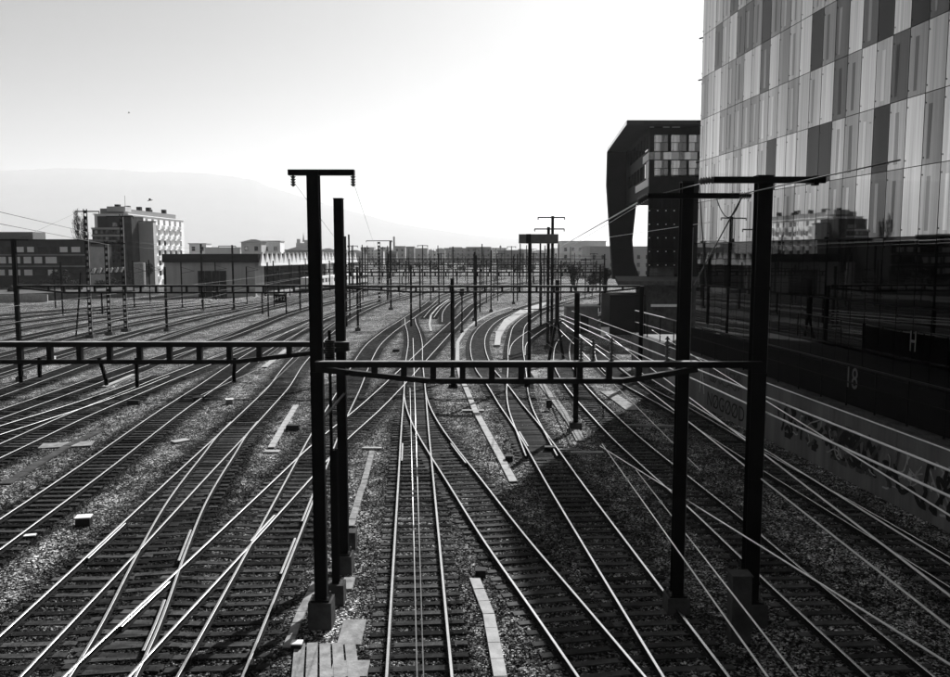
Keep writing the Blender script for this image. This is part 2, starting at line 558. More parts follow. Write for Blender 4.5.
# ------------------------------------------------------------------ tracks: rails, sleepers
sleeper_p = mat('pale_sleeper', 0.06, 0.9, 0.0, 0.03, 0.5, 2.3, 0.5, 25)  # paler sleepers for the less dark beds
vary(sleeper_p, 0.45, 1.5)
def sleeper_mesh(m):
    b = MB()
    b.box((0, 0, -0.02), (2.5, 0.24, 0.18), 0, 0, 0.97)
    for sx in (-0.75, 0.75):
        b.box((sx, 0, 0.078), (0.3, 0.13, 0.016), 0, 1)
    return b.mesh('sleeper', [m, railweb])
sl_me = [sleeper_mesh(sleeper_m), sleeper_mesh(sleeper_p)]
SL_NEAR = 66.0
RAILP = [(-0.06, 0.0), (0.06, 0.0), (0.06, 0.02), (0.012, 0.035), (0.012, 0.115), (0.036, 0.125), (0.036, 0.158), (0.028, 0.164), (-0.028, 0.164), (-0.036, 0.158), (-0.036, 0.125), (-0.012, 0.115), (-0.012, 0.035), (-0.06, 0.02)]
def rail_mesh(t, ya, yb, off, z0, name, org):
    Y = []
    y = ya
    while y < yb:
        Y.append(y); y += 0.8 if y < 70 else (1.5 if y < 130 else 3.0)
    Y.append(yb)
    b = MB()
    k = len(RAILP)
    vs = []
    for y in Y:
        s = t.sl(y); nrm = math.sqrt(1 + s * s)
        rx, ry = 1 / nrm, -s / nrm
        for px, pz in RAILP:
            vs.append((t.x(y) + rx * (off + px), y + ry * (off + px), z0 + pz))
    fs, mi = [], []
    for i in range(len(Y) - 1):
        for j in range(k):
            fs.append((i * k + j, i * k + (j + 1) % k, (i + 1) * k + (j + 1) % k, (i + 1) * k + j))
            mi.append(0 if j in (6, 7, 8) else 1)
    b.v, b.f, b.m = vs, fs, mi
    return b.mesh(name, [railhead, railweb], org)

CHECK = [('D', 24.6, 27.8, 0.64), ('D', 29.6, 33.2, 0.64), ('B', 25.6, 28.6, 0.64), ('B', 19.6, 22.6, 0.64), ('C', 21.0, 24.0, -0.64),
         ('T1', 38.6, 42.2, -0.64), ('T2', 38.0, 42.0, 0.64), ('A', 26.0, 29.5, -0.64), ('C', 27.6, 30.4, 0.64), ('F', 41.5, 45, -0.64)]
for ti, t in enumerate(TRK):
    zo = 0.0016 * ti
    root = thing('railway_track', t.label, 'track', (t.x(t.ya), t.ya, 0))
    org = wpos(root)
    for off in (-0.75, 0.75):
        link('rail', rail_mesh(t, t.ya, t.yb, off, 0.066 + zo, 'rail', org), root)
    for (nm, c0, c1, off) in CHECK:           # short check rails beside the crossings
        if nm == t.name:
            link('check_rail', rail_mesh(t, c0, c1, off, 0.069 + zo, 'check_rail', org), root)
    y = t.ya + 0.3
    far = MB()
    while y < t.yb:
        s = t.sl(y)
        x_ = t.x(y)
        px = CX + F * x_ / max(y, 1)
        vis = -60 < px < 1010 and y > 14
        rz = -math.atan(s) + random.uniform(-0.012, 0.012)
        zz = zo + random.uniform(-0.008, 0.0)
        if y < SL_NEAR and vis:
            o = link('sleeper', sl_me[1 if t.dark < 0.6 else 0], root, Vector((x_, y, zz)) - org)
            o.rotation_euler = (0, 0, rz)
            o.scale = (random.uniform(0.97, 1.03), random.uniform(0.9, 1.08), 1)
        elif y < 165:
            far.box((x_, y, -0.02 + zz), (2.5, 0.24, 0.18), rz)
        y += 0.62 / math.sqrt(1 + s * s)
    if far.v:
        o = far.build('sleepers', sleeper_p if t.dark < 0.6 else sleeper_m, root)
        o['kind'] = 'stuff'


# ------------------------------------------------------------------ concrete cable troughs and walkways
def polyline(pts, step):
    out = []
    P = [Vector(p) for p in pts]
    for a, b in zip(P[:-1], P[1:]):
        L = (b - a).length
        k = max(1, int(round(L / step)))
        for i in range(k):
            out.append((a + (b - a) * (i / k), a + (b - a) * ((i + 1) / k)))
    return out

def trough(px, w, label, lid=0.9, m=slab_m, h=0.10):
    P = [G(x, y, 0.08) for x, y in px]
    base = P[0].copy(); base.z = 0
    root = thing('cable_trough', label, 'cable trough', base)
    segs = polyline(P, lid)
    b = MB()
    for a, c in zip(P[:-1], P[1:]):
        b.bar(a - Vector((0, 0, 0.075)), c - Vector((0, 0, 0.075)), w * 0.86, 0.13)
    b.build('trough', concrete_d, root)
    for a, c in segs:
        d = (c - a)
        L = d.length
        mid = (a + c) / 2 + Vector((0, 0, random.uniform(-0.008, 0.008)))
        bb = MB().box((mid.x, mid.y, 0.035 + 0.03 + mid.z - 0.08), (L - 0.02, w, h * 0.6), math.atan2(d.y, d.x) + random.uniform(-0.01, 0.01), 0, 0.985)
        bb.build('lid', m, root)

trough([(513.5,481.6),(499,454),(475,410),(466,388),(461,378),(457.3,362),(457.7,342),(465,330.6),(475,322),(492,313),(510.7,307)], 0.36, 'long pale concrete cable trough curving beside the arc of tracks', 1.0, concrete)
trough([(581,441),(571,422),(556,402),(544,387),(532,370)], 0.5, 'concrete cable trough leading to the foot of the slim mast', 0.9)
trough([(506,715),(500.5,677),(488.7,614),(474.5,578)], 0.32, 'concrete cable trough ending at a small black box, bottom centre', 0.95, concrete)
trough([(350.5,526),(361,490),(363.6,484),(372,451)], 0.26, 'short cable trough just right of the tall masts', 0.8)
trough([(271,447.5),(281,430),(296,405)], 0.34, 'pale cable trough beside a black point motor, left of the tall masts', 0.9, concrete)
trough([(606,391),(621,401),(633,410)], 0.9, 'broad worn slab path at the edge of the building shadow', 0.8)
trough([(287,648),(301,612),(316,582)], 0.24, 'narrow trough left of the nearest mast foot', 0.7)
trough([(5,484),(34,466),(67,446),(101,430)], 0.45, 'broken dirty slab path near the left edge', 1.0, concrete_d)
trough([(104,386.5),(134,374)], 0.34, 'straight white trough below the left gantry beam', 1.0, concrete)
trough([(264,367),(287,349)], 0.5, 'pale trough on gravel left of the tall mast, under the left beam', 1.0, concrete)
trough([(431,331),(429.5,324),(431,315),(438,307),(449,299)], 0.3, 'S-bent white trough between the two central turnouts', 1.2, concrete)

b = MB()
wl = [(494,347),(500,347),(501,338),(507,327.5),(520,317.5),(541,308.5),(548,303),(541,304.5),(520,311),(504,321),(496,334)]
b.prism([G(x, y, 0.0) for x, y in wl][::-1], (0, 0, 0.22))
solo(b, 'concrete_walkway', concrete, 'white wedge-shaped concrete walkway tapering along the curved tracks', 'walkway')

# boards and slabs round the nearest mast's foot
deck = thing('service_deck', 'worn concrete and plank deck at the nearest mast foot', 'deck', G(318, 660))
for i in range(5):
    a, c = G(300 + i * 12.5, 646), G(296 + i * 15, 700)
    bb = MB(); d = c - a
    mid = (a + c) / 2
    bb.box((mid.x, mid.y, 0.075 + random.uniform(-.006, .006)), (d.length * random.uniform(0.92, 1), 0.27, 0.06), math.atan2(d.y, d.x), 0, 0.99)
    bb.build('plank', slab_m, deck)
for (x, y, sx, sy) in ((352, 635, 0.62, 1.5), (350, 672, 0.9, 0.8), (348, 586, 0.34, 0.9)):
    p = G(x, y)
    MB().box((p.x, p.y, 0.05), (sx, sy, 0.09), 0.03, 0, 0.97).build('slab', slab_m, deck)

# ------------------------------------------------------------------ masts and gantries
def insulator(b, p, L=0.45, r=0.09, d=(0, 0, -1), n=5):
    p = Vector(p); d = Vector(d).normalized()
    b.tube([p, p + d * L], r * 0.35, 6)
    for i in range(n):
        c = p + d * (L * (i + 0.7) / (n + 0.4))
        b.tube([c - d * 0.02, c + d * 0.025], r, 8, 0, r * 0.55)

def mast(parent, base, h, w=0.3, d=0.3, found=True, name='mast', m=steel, rz=0.0, t=0.025, zf=0.35):
    b = MB().ibeam((base[0], base[1], 0.06), h - 0.06, w, d, t, rz)
    b.box((base[0], base[1], h + 0.012), (w * 1.1, d * 1.1, 0.024), rz)
    b.box((base[0], base[1], zf + 0.02), (w * 1.6, d * 1.6, 0.04), rz)
    o = b.build(name, m, parent)
    if found:
        MB().box((base[0], base[1], zf / 2), (w * 2.1, d * 2.1, zf), rz, 0, 0.96).build('foundation', concrete_d, o)
    for sx in (-1, 1):                        # anchor bolts
        for sy in (-1, 1):
            MB().tube([(base[0] + sx * w * .68, base[1] + sy * d * .68, zf + .04), (base[0] + sx * w * .68, base[1] + sy * d * .68, zf + .13)], .022, 6).build('anchor_bolt', galv, o)
    for zc in (zf + .55, h * .33, h * .57, h * .76):      # stiffener collars
        MB().box((base[0], base[1] - d / 2 - .006, zc), (w * 1.04, .012, .09), rz).build('collar', steel, o)
    MB().tube([(base[0] + w / 2 + .022, base[1] - d * .2, zf + .05), (base[0] + w / 2 + .022, base[1] - d * .2, h * .9)], .02, 6).build('sunlit_edge_tube', galv, o)  # added galvanised tube gives the mast its sunlit right edge
    return o

def vbeam(parent, p0, p1, depth, spacing, haunch0=0.0, haunch1=0.0, w=0.22, webs=True, m=beam_steel):
    """ladder beam: top chord, bottom chord and upright web posts; haunches narrow it at its ends"""
    p0, p1 = Vector(p0), Vector(p1)
    L = (p1 - p0).length
    u = (p1 - p0) / L
    MB().bar(p0, p1, w, 0.14).build('top_chord', m, parent)
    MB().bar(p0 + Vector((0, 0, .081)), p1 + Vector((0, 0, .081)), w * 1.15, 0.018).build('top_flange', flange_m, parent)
    z = Vector((0, 0, 1))
    pts = []
    if haunch0 > 0:
        pts += [p0 - z * 0.12, p0 + u * haunch0 - z * depth]
    else:
        pts += [p0 - z * depth]
    if haunch1 > 0:
        pts += [p1 - u * haunch1 - z * depth, p1 - z * 0.12]
    else:
        pts += [p1 - z * depth]
    b = MB()
    for a, c in zip(pts[:-1], pts[1:]):
        b.bar(a, c, w, 0.13)
    b.build('bottom_chord', m, parent)
    k = int(L / spacing)
    allw = MB()
    for i in range(1, k):
        s_ = i * L / k
        dd = depth
        if haunch0 > 0 and s_ < haunch0:
            dd = 0.12 + (depth - 0.12) * s_ / haunch0
        if haunch1 > 0 and L - s_ < haunch1:
            dd = 0.12 + (depth - 0.12) * (L - s_) / haunch1
        if dd < 0.25:
            continue
        c = p0 + u * s_
        b = MB() if webs else allw
        b.box((c.x, c.y, c.z - dd / 2), (0.15, 0.16, dd - 0.05), math.atan2(u.y, u.x))
        if webs:
            b.build('web_post', m, parent)
    if not webs and allw.v:
        allw.build('web_posts', m, parent)['kind'] = 'stuff'

# --- right near gantry: T-topped mast, beam, twin mast and heavy mast
A = G(322, 626)
gr = thing('catenary_gantry', 'nearest gantry: tall T-topped mast left, ladder beam to two dark masts right', 'gantry', A)
ZB = 6.72
hA = 11.95
ma = mast(gr, A, hA, 0.30, 0.30, zf=0.75)
b = MB()
pL, pR = D(288.5, 172.5, A.y), D(354.5, 172.5, A.y)
za = pL.z
b.box(((pL.x + pR.x) / 2, A.y, za), (pR.x - pL.x, 0.22, 0.14))
b.build('crossarm', steel, ma)
for px_ in (293, 353):
    b = MB(); p = D(px_, 176, A.y); insulator(b, (p.x, A.y, za - 0.07), 0.28, 0.075, (0, 0, -1), 4)
    b.build('insulator', porcelain, ma)
M5 = G(676, 612); M6 = G(748.5, 622)
m5 = mast(gr, M5, 11.75, 0.30, 0.30, zf=0.5)
b = MB()
p0, p1 = D(646, 196.5, M5.y), D(737, 196, M5.y)
b.box(((p0.x + p1.x) / 2, M5.y - 0.18, (p0.z + p1.z) / 2), (p1.x - p0.x, 0.12, 0.14))
b.build('crossarm', steel, m5)
b = MB(); insulator(b, (p1.x, M5.y - 0.18, p1.z), 0.32, 0.10, (1, 0, 0)); insulator(b, (p0.x, M5.y - 0.18, p0.z), 0.3, 0.1, (-0.8, 0, -0.5)); b.build('insulator', porcelain, m5)
m6 = mast(gr, M6, 11.85, 0.38, 0.34, zf=0.6)
b = MB()
p0, p1 = D(711, 180.5, M6.y), D(822, 180.5, M6.y)
b.box(((p0.x + p1.x) / 2, M6.y - 0.19, p0.z), (p1.x - p0.x, 0.14, 0.16))
b.build('crossarm', steel, m6)
for xx, dd in ((p0.x, (-1, 0, -0.1)),):
    b = MB(); insulator(b, (xx, M6.y - 0.19, p0.z), 0.36, 0.1, dd); b.build('insulator', porcelain, m6)
b = MB(); b.box((p1.x - 0.25, M6.y - 0.19, p0.z - 0.02), (0.12, 0.22, 0.24)); b.build('clamp', steel, m6)
yb_ = A.y - 0.21
q0, q1 = D(316, 364.5, yb_), D(762, 365.5, yb_)
q1.z = q0.z
qm = D(697, 365, yb_); qm.z = q0.z
vbeam(gr, q0, qm, 0.42, 0.735, 2.9, 1.9, 0.2)
MB().bar(qm + Vector((0.004, 0, 0.0)), q1, 0.18, 0.16).build('beam_extension', steel, gr)
for px_ in (453.5, 527, 575):
    p = D(px_, 378, yb_)
    b = MB(); b.box((p.x, yb_, p.z - 0.12), (0.14, 0.14, 0.22)); b.build('hanger', steel, gr)
# insulator posts standing on the beam
for px_ in (581, 593, 611.5, 667):
    p = D(px_, 362, yb_)
    b = MB(); insulator(b, (p.x, yb_, p.z), 0.62 if px_ < 650 else 0.66, 0.07, (0, 0, 1), 7); b.build('post_insulator', porcelain, gr)

# --- left near gantry: plain mast behind the T-topped one, beam leaving the picture to the left
B = G(344.5, 572)
gl = thing('catenary_gantry', 'near gantry with plain flat-topped mast, its long ladder beam leaving the picture left', 'gantry', B)
mast(gl, B, 11.5, 0.26, 0.3, zf=0.6)
yb2 = B.y - 0.2
l1 = D(349, 344.5, yb2); l0 = D(-160, 343, yb2); l0.z = l1.z
vbeam(gl, l1, l0, 0.52, 0.9, 3.4, 0, 0.2)
mast(gl, (l0.x, B.y, 0), 9.0, 0.3, 0.3)
for px_, x2, yy in ((39.6, 39.6, 371), (99, 106, 379), (136.5, 137, 381), (235, 234, 376), (20.5, 20.5, 376)):
    p = D(px_, 358, yb2); q = D(x2, yy, yb2)
    b = MB(); b.bar((p.x, yb2, l1.z - 0.4), (q.x, yb2, q.z), 0.09, 0.09)
    insulator(b, (q.x, yb2, q.z + 0.02), 0.22, 0.08)
    b.build('hanger', steel, gl)
# balance weight tower between the two tall masts
C_ = G(336.5, 603)
cw = thing('tension_weight_mast', 'short post with stacked tension weights between the two tallest masts', 'mast', C_)
MB().ibeam((C_.x, C_.y, 0.05), 4.4, 0.2, 0.2, 0.02).build('post', steel, cw)
p = D(333, 330, C_.y)
MB().tube([(C_.x - 0.06, C_.y - 0.04, 4.3), (C_.x - 0.06, C_.y - 0.04, p.z)], 0.045, 8).build('guide_tube', steel, cw)
b = MB()
for i in range(11):
    b.tube([(C_.x - 0.06, C_.y - 0.04, p.z - 0.95 + i * 0.062), (C_.x - 0.06, C_.y - 0.04, p.z - 0.9 + i * 0.062)], 0.14, 10)
b.build('weight_stack', blackbox, cw)
MB().box((C_.x, C_.y, 0.3), (0.5, 0.5, 0.6), 0, 0, 0.97).build('foundation', concrete_d, cw)
C2 = G(350.5, 548)
b = MB().box((C2.x, C2.y, 0.3), (0.42, 0.5, 0.6), 0, 0, 0.96)
solo(b, 'mast_foundation', concrete_d, 'empty concrete mast foundation just behind the plain flat-topped mast', 'foundation')
# brackets joining the tall masts
pb = D(300, 418, A.y)
b = MB(); b.bar((A.x + 0.15, A.y, pb.z), (B.x + 0.1, B.y, pb.z + 0.02), 0.05, 0.05)
solo(b, 'stay_bar', steel, 'thin bar linking the two tallest masts at mid height', 'bar')

# --- second gantry across the whole yard, about 65 m away
Y2 = 64.5
g2 = thing('catenary_gantry', 'second gantry, thin ladder beam across the whole yard behind the tall masts', 'gantry', (0, Y2, 0))
for px_, h in ((21, 10.9), (343, 7.6), (452.5, 7.9), (640, 7.3)):
    P = Vector(((px_ - CX) / F * Y2 * 1.01, Y2, 0))
    mast(g2, P, h, 0.27, 0.3)
a0 = D(18, 286, Y2 - .2); a1 = D(340, 286, Y2 - .2); a1.z = a0.z
vbeam(g2, a0, a1, 0.5, 1.12, 3.6, 4.0, 0.2)
a2 = D(347, 286.5, Y2 - .2); a3 = D(640, 286.5, Y2 - .2); a3.z = a2.z
vbeam(g2, a2, a3, 0.42, 1.3, 5, 3, 0.2)
b = MB(); b.box((D(24, 235, Y2).x - 0.75, Y2, 10.86), (2.2, 0.14, 0.1)); b.build('crossarm', steel, g2)
for px_ in (101.5, 262, 286):
    p = D(px_, 292, Y2 - .2); b = MB(); b.bar(p, p - Vector((0, 0, 1.5)), 0.09, 0.09); insulator(b, p - Vector((0, 0, 1.4)), 0.3, 0.1); b.build('hanger', steel, g2)

def text_mesh(txt, size, m, name, parent, loc, xdir, updir, ext=0.006, w=None):
    cu = bpy.data.curves.new(name, 'FONT')
    cu.body = txt; cu.size = size; cu.extrude = ext
    cu.align_x = 'CENTER'; cu.align_y = 'CENTER'
    to = bpy.data.objects.new(name, cu)
    COL.objects.link(to)
    dg = bpy.context.evaluated_depsgraph_get()
    me = bpy.data.meshes.new_from_object(to.evaluated_get(dg))
    bpy.data.objects.remove(to); bpy.data.curves.remove(cu)
    X = Vector(xdir).normalized(); U = Vector(updir).normalized(); Z = X.cross(U)
    M = Matrix((X, U, Z)).transposed()
    sx = 1.0 if w is None else w
    for v in me.vertices:
        c = M @ Vector((v.co.x * sx, v.co.y, v.co.z))
        v.co = c
    me.materials.clear(); me.materials.append(m)
    o = link(name, me, parent)
    o.location = Vector(loc) - (wpos(parent) if parent else Vector((0, 0, 0)))
    return o

pale_paint = mat('pale_lettering', 0.75, 0.6, 0, 0.3, 0.1, 5)
dim_paint = mat('grey_lettering', 0.13, 0.6, 0, 0.3, 0.2, 5)
black_paint = mat('black_spray_paint', 0.02, 0.7, 0, 0.2, 0.4, 5)
p = D(280, 298.5, Y2 - 0.5)
hs = thing('track_number_sign', 'small black sign reading H 12 hanging under the second gantry', 'sign', (p.x, p.y, p.z - 0.35))
MB().box((p.x, p.y, p.z), (0.92, 0.05, 0.66)).build('panel', blackbox, hs)
text_mesh('H 12', 0.46, pale_paint, 'lettering', hs, (p.x, p.y - 0.031, p.z), (1, 0, 0), (0, 0, 1), 0.004, 0.85)
MB().bar((p.x + 0.3, p.y + .06, p.z + 0.2), (p.x + 0.3, p.y + 0.06, p.z + 0.85), 0.05, 0.05).build('bracket', steel, hs)

# --- single masts of the middle distance
def single(base_px, top_y, label, w=0.22, arm=None, m=steel, name='catenary_mast', lattice=False, found=True, head=None, group=None):
    P = G(*base_px)
    h = D(base_px[0], top_y, P.y).z
    root = thing(name, label, 'mast', P, group)
    if lattice:
        b = MB()
        for sx in (-w / 2, w / 2):
            b.bar((P.x + sx, P.y, 0.1), (P.x + sx, P.y, h), 0.07, 0.12)
        b.build('post', m, root)
        k = int(h / 0.7)
        b = MB()
        for i in range(k):
            b.box((P.x, P.y, 0.5 + i * 0.7), (w - 0.07, 0.1, 0.34))
        b.build('battens', m, root)['kind'] = 'stuff'
        MB().bar((P.x + w / 2 + 0.045, P.y, 0.1), (P.x + w / 2 + 0.045, P.y, h - 0.3), 0.018, 0.14).build('bright_edge_strip', galv, root)  # added galvanised strip stands for the bright edge on the right
    else:
        MB().ibeam((P.x, P.y, 0.06), h - 0.06, w, w, 0.02).build('post', m, root)
    if found:
        MB().box((P.x, P.y, 0.2), (w * 2.6, w * 2.6, 0.4), 0, 0, 0.94).build('foundation', concrete_d, root)
    if arm:
        x0, x1, ya = arm
        z = D(base_px[0], ya, P.y).z
        a_, c_ = D(x0, ya, P.y), D(x1, ya, P.y)
        MB().bar((a_.x, P.y - w / 2 - 0.06, z), (c_.x, P.y - w / 2 - 0.06, z), 0.1, 0.13).build('crossarm', m, root)
        b = MB()
        for q in (a_, c_):
            insulator(b, (q.x, P.y - w / 2 - .06, z + 0.04), 0.3, 0.08, (0, 0, -1))
        b.build('insulators', porcelain, root)
    return root, P, h

m7, P7, h7 = single((575.5, 429), 293, 'slim dark mast whose foot marks the edge of the building shadow', 0.26)
m9, P9, h9 = single((529, 383), 235, 'slim mast carrying a wide flat grey board at its top', 0.25)
c = D(538.3, 238.8, P9.y)
b = MB(); b.box((c.x, P9.y - 0.22, c.z), (2.95, 0.16, 0.70)); b.build('board', greybox, m9)
b = MB(); b.box((c.x - 0.75, P9.y - 0.315, c.z), (0.36, 0.03, 0.72)); b.build('board_joint', blackbox, m9)
b = MB(); b.box((P9.x, P9.y - 0.15, D(529, 309, P9.y).z), (2.6, 0.05, 0.06)); b.build('step_bar', steel, m9)
single((551.5, 345), 216, 'tallest far mast with wide T crossarm, right of the flat grey board', 0.28, (538, 564.5, 217.5))
single((547.5, 349), 227, 'T-armed mast just left of the tallest far mast', 0.28, (534.5, 564, 229))
single((391, 310), 240.5, 'far mast with a long crossarm reaching left, tied by wires to the T-topped mast', 0.3, (366.5, 392, 240.8))
single((379.5, 303), 241.5, 'far ladder mast under the left-reaching crossarm', 0.45, None, steel, lattice=True)
single((350, 318), 234.5, 'thin tall post directly right of the plain flat-topped mast', 0.22)
single((358, 331), 267, 'short dark mast with brackets right of the tallest masts', 0.26, (346, 368, 291))
single((91, 338), 209, 'leftmost of the three lattice masts, with T crossarm against the sky', 0.36, (76, 100, 211.5), steel, lattice=True)
single((110, 335), 240.5, 'middle and shortest of the three lattice masts', 0.36, (92, 126, 243.5), steel, lattice=True)
single((126, 331.5), 214, 'rightmost of the three lattice masts, with T crossarm', 0.36, (107, 134, 216.5), steel, lattice=True)
single((167, 331), 267, 'slim mast standing left of the shed, in front of its gates', 0.24)
single((203, 311), 244, 'slim mast before the left end of the shed roof band', 0.26)
single((234, 310.5), 245, 'slim mast before the shed gates, second from its corner', 0.26, (219, 236, 246))
single((474.5, 320.5), 252, 'thin mast on the far ballast left of the inner curve', 0.24)
single((491, 312), 250, 'thin mast behind the inner curve, with round foot', 0.24)
single((439, 305.5), 254, 'thin mast beside the S-bent white trough', 0.22)
single((513.5, 304), 256, 'thin far mast above the tip of the white walkway', 0.24)
single((453, 300), 246.5, 'far mast with a flat dark board top, left of centre', 0.26, (449.5, 462, 247.5))
single((604, 331), 268, 'slim mast by the dark hut near the black building', 0.24)
# switch rack with insulators between the lattice masts
PR = G(91, 338); PR2 = G(126, 331.5)
rk = thing('switch_rack', 'row of curved insulators on a rack between the lattice masts', 'switch rack', (PR.x, PR.y, D(91, 275, PR.y).z - .3))
z1 = D(91, 274, PR.y).z
MB().bar((PR.x, PR.y - .1, z1), (PR2.x, PR2.y - .1, z1 - 0.02), 0.1, 0.1).build('rail_bar', steel, rk)
for i in range(12):
    q = Vector((PR.x, PR.y - .1, z1)).lerp(Vector((PR2.x, PR2.y - .1, z1)), (i + 0.7) / 12.4)
    b = MB(); insulator(b, (q.x, q.y, z1 + .05), 0.7, 0.13, (0.5, 0, 1), 5); b.build('insulator', porcelain_w if i % 2 else porcelain, rk)

# A-frame anchor mast where the right-hand wires end
af = G(556, 362)
ar = thing('anchor_mast', 'A-frame anchor mast where the bright right-hand wires meet', 'mast', af)
zt = D(557, 280, af.y).z; zs = D(556.5, 318, af.y).z
MB().box((af.x + .05, af.y, (zt + zs) / 2), (0.36, 0.36, zt - zs)).build('post', steel, ar)
for px_, yy in ((548.5, 363), (563.5, 361)):
    q = G(px_, yy)
    MB().bar((af.x + .05, af.y, zs + .1), (q.x, q.y, 0.1), 0.24, 0.22).build('leg', steel, ar)
MB().box((af.x, af.y, 0.1), (1.9, 1.2, 0.2)).build('foundation', concrete_d, ar)
MB().bar((af.x - 0.5, af.y, 1.9), (af.x + 0.6, af.y, 1.9), 0.1, 0.1).build('tie_bar', steel, ar)

# signal with a dark head
sg, Ps, hs_ = single((462, 333), 289, 'small signal post with dark head left of the curve', 0.16, name='signal_post')
c = D(462, 292, Ps.y)
MB().box((c.x, Ps.y - .2, c.z), (0.5, 0.25, 0.85)).build('signal_head', blackbox, sg)
sg2, Ps2, _ = single((549, 411), 402, 'dwarf ground signal on the concrete trough near the slim mast', 0.1, name='ground_signal', found=False)
c = D(549, 404, Ps2.y)
MB().box((c.x, Ps2.y, c.z), (0.34, 0.25, 0.5)).build('signal_head', blackbox, sg2)

# slanted stay at the left lattice masts
b = MB(); q0, q1 = G(76, 337), D(81, 272, G(76, 337).y); b.bar(q0, q1, 0.14, 0.14)
solo(b, 'slanted_stay', steel, 'slanted dark stay post left of the lattice masts', 'stay')

# --- far gantries, one behind the other into the haze
far_lab = ['third gantry back, spanning the central tracks', 'fourth gantry back, spanning the central tracks', 'fifth gantry back, in the thin haze', 'sixth gantry back, in the haze', 'seventh gantry back, pale in the haze', 'farthest gantry, pale line before the city']
for k, (Y, x0, x1, zb) in enumerate(((112, 346, 606, 7.3), (140, 300, 600, 7.1), (172, 344, 604, 7.4), (215, 330, 596, 7.2), (265, 350, 585, 7.3), (330, 360, 570, 7.5))):
    X0, X1 = (x0 - CX) / F * Y, (x1 - CX) / F * Y
    g_ = thing('catenary_gantry', far_lab[k], 'gantry', ((X0 + X1) / 2, Y, 0))
    nP = int((X1 - X0) / 10) + 1
    for i in range(nP + 1):
        xx = X0 + (X1 - X0) * i / nP
        MB().ibeam((xx, Y, 0), random.choice((7.8, 8.2, 9.5, 12.0)), 0.26, 0.26, 0.03).build('post', steel, g_)
    MB().bar((X0, Y - .16, zb), (X1, Y - .16, zb), 0.2, 0.12).build('top_chord', steel, g_)
    MB().bar((X0, Y - .3, zb + 1.7), (X1, Y - .3, zb + 1.7), 0.05, 0.05).build('span_wire', steel, g_)
    MB().bar((X0, Y - .3, zb - 1.5), (X1, Y - .3, zb - 1.5), 0.05, 0.05).build('span_wire', steel, g_)
    MB().bar((X0, Y - .16, zb - .55), (X1, Y - .16, zb - .55), 0.2, 0.12).build('bottom_chord', steel, g_)
    b = MB()
    nx_ = int((X1 - X0) / 1.4)
    for i in range(nx_):
        b.box((X0 + (i + .5) * 1.4, Y - .16, zb - .275), (0.2, 0.15, 0.42))
    o = b.build('web_posts', steel, g_); o['kind'] = 'stuff'
    b = MB()
    for i in range(nx_ // 4):
        xx = X0 + (i + .5) * 5.6 + random.uniform(-1, 1)
        b.box((xx, Y - .16, zb - 1.1), (0.12, 0.12, 0.95))
    b.build('hangers', steel, g_)['kind'] = 'stuff'
fm = None
spots = []
for i in range(84):
    Y = random.uniform(150, 460)
    px_ = random.uniform(352, 600)
    spots.append((px_, Y))
protos = []
for hh in (7.2, 8.4, 9.6, 11.4):
    b1 = MB().ibeam((0, 0, 0), hh, 0.19, 0.19, 0.03)
    b2 = MB().box((0, -0.2, hh - .15), (2.3, 0.12, 0.14)).box((-1.05, -.2, hh - .35), (.12, .12, .3)).box((1.05, -.2, hh - .35), (.12, .12, .3))
    b3 = MB().bar((0.13, 0, 6.2), (2.4, 0, 6.6), 0.06, 0.06).bar((0.13, 0, 7.2), (2.2, 0, 6.6), 0.05, 0.05)
    protos.append((b1.mesh('post', steel), b2.mesh('crossarm', steel), b3.mesh('bracket_arm', steel)))
for px_, Y in spots:
    pr = random.choice(protos)
    r_ = thing('catenary_mast', 'thin dark mast among the crowd of masts in the far central yard', 'mast', ((px_ - CX) / F * Y, Y, 0), 'crowd of far masts in the central yard')
    link('post', pr[0], r_)
    if random.random() < 0.45:
        link('crossarm', pr[1], r_)
    if random.random() < 0.6:
        o = link('bracket_arm', pr[2], r_)
        if random.random() < 0.5:
            o.rotation_euler = (0, 0, math.pi)
for i, (px_, Y) in enumerate(((55, 150), (62, 130), (134, 150), (150, 165), (182, 150), (216, 172), (247, 160), (268, 128), (274, 150), (290, 190), (306, 205))):
    pr = protos[0] if px_ % 2 else protos[1]
    r_ = thing('catenary_mast', 'thin dark mast, %s from the left among the plain ones before the shed' % ORD[i], 'mast', ((px_ - CX) / F * Y, Y, 0), 'thin masts before the shed')
    link('post', pr[0], r_); link('bracket_arm', pr[2], r_)

# ------------------------------------------------------------------ overhead wires
def wire(label, a, b, r=0.015, sag=0.0, m=wire_m, group=None, ins=None):
    a, b = Vector(a), Vector(b)
    n = 14 if sag else 2
    pts = []
    for i in range(n + 1):
        t = i / n
        p = a.lerp(b, t); p.z -= sag * 4 * t * (1 - t)
        pts.append(p)
    mb = MB().tube(pts, r, 5)
    root = solo(mb, 'overhead_wire', m, label, 'wire', group, base=a, smooth=True)
    for t in ins or ():
        p = a.lerp(b, t); d = (b - a).normalized()
        q = MB()
        for k in range(4):
            c = p + d * (k * 0.09 - 0.16)
            q.tube([c - d * 0.015, c + d * 0.03], 0.055, 8, 0, 0.03)
        q.build('insulator', porcelain_w, root)
    return root

def wpx(label, p0, Y0, p1, Y1, **k):
    return wire(label, D(p0[0], p0[1], Y0), D(p1[0], p1[1], Y1), **k)

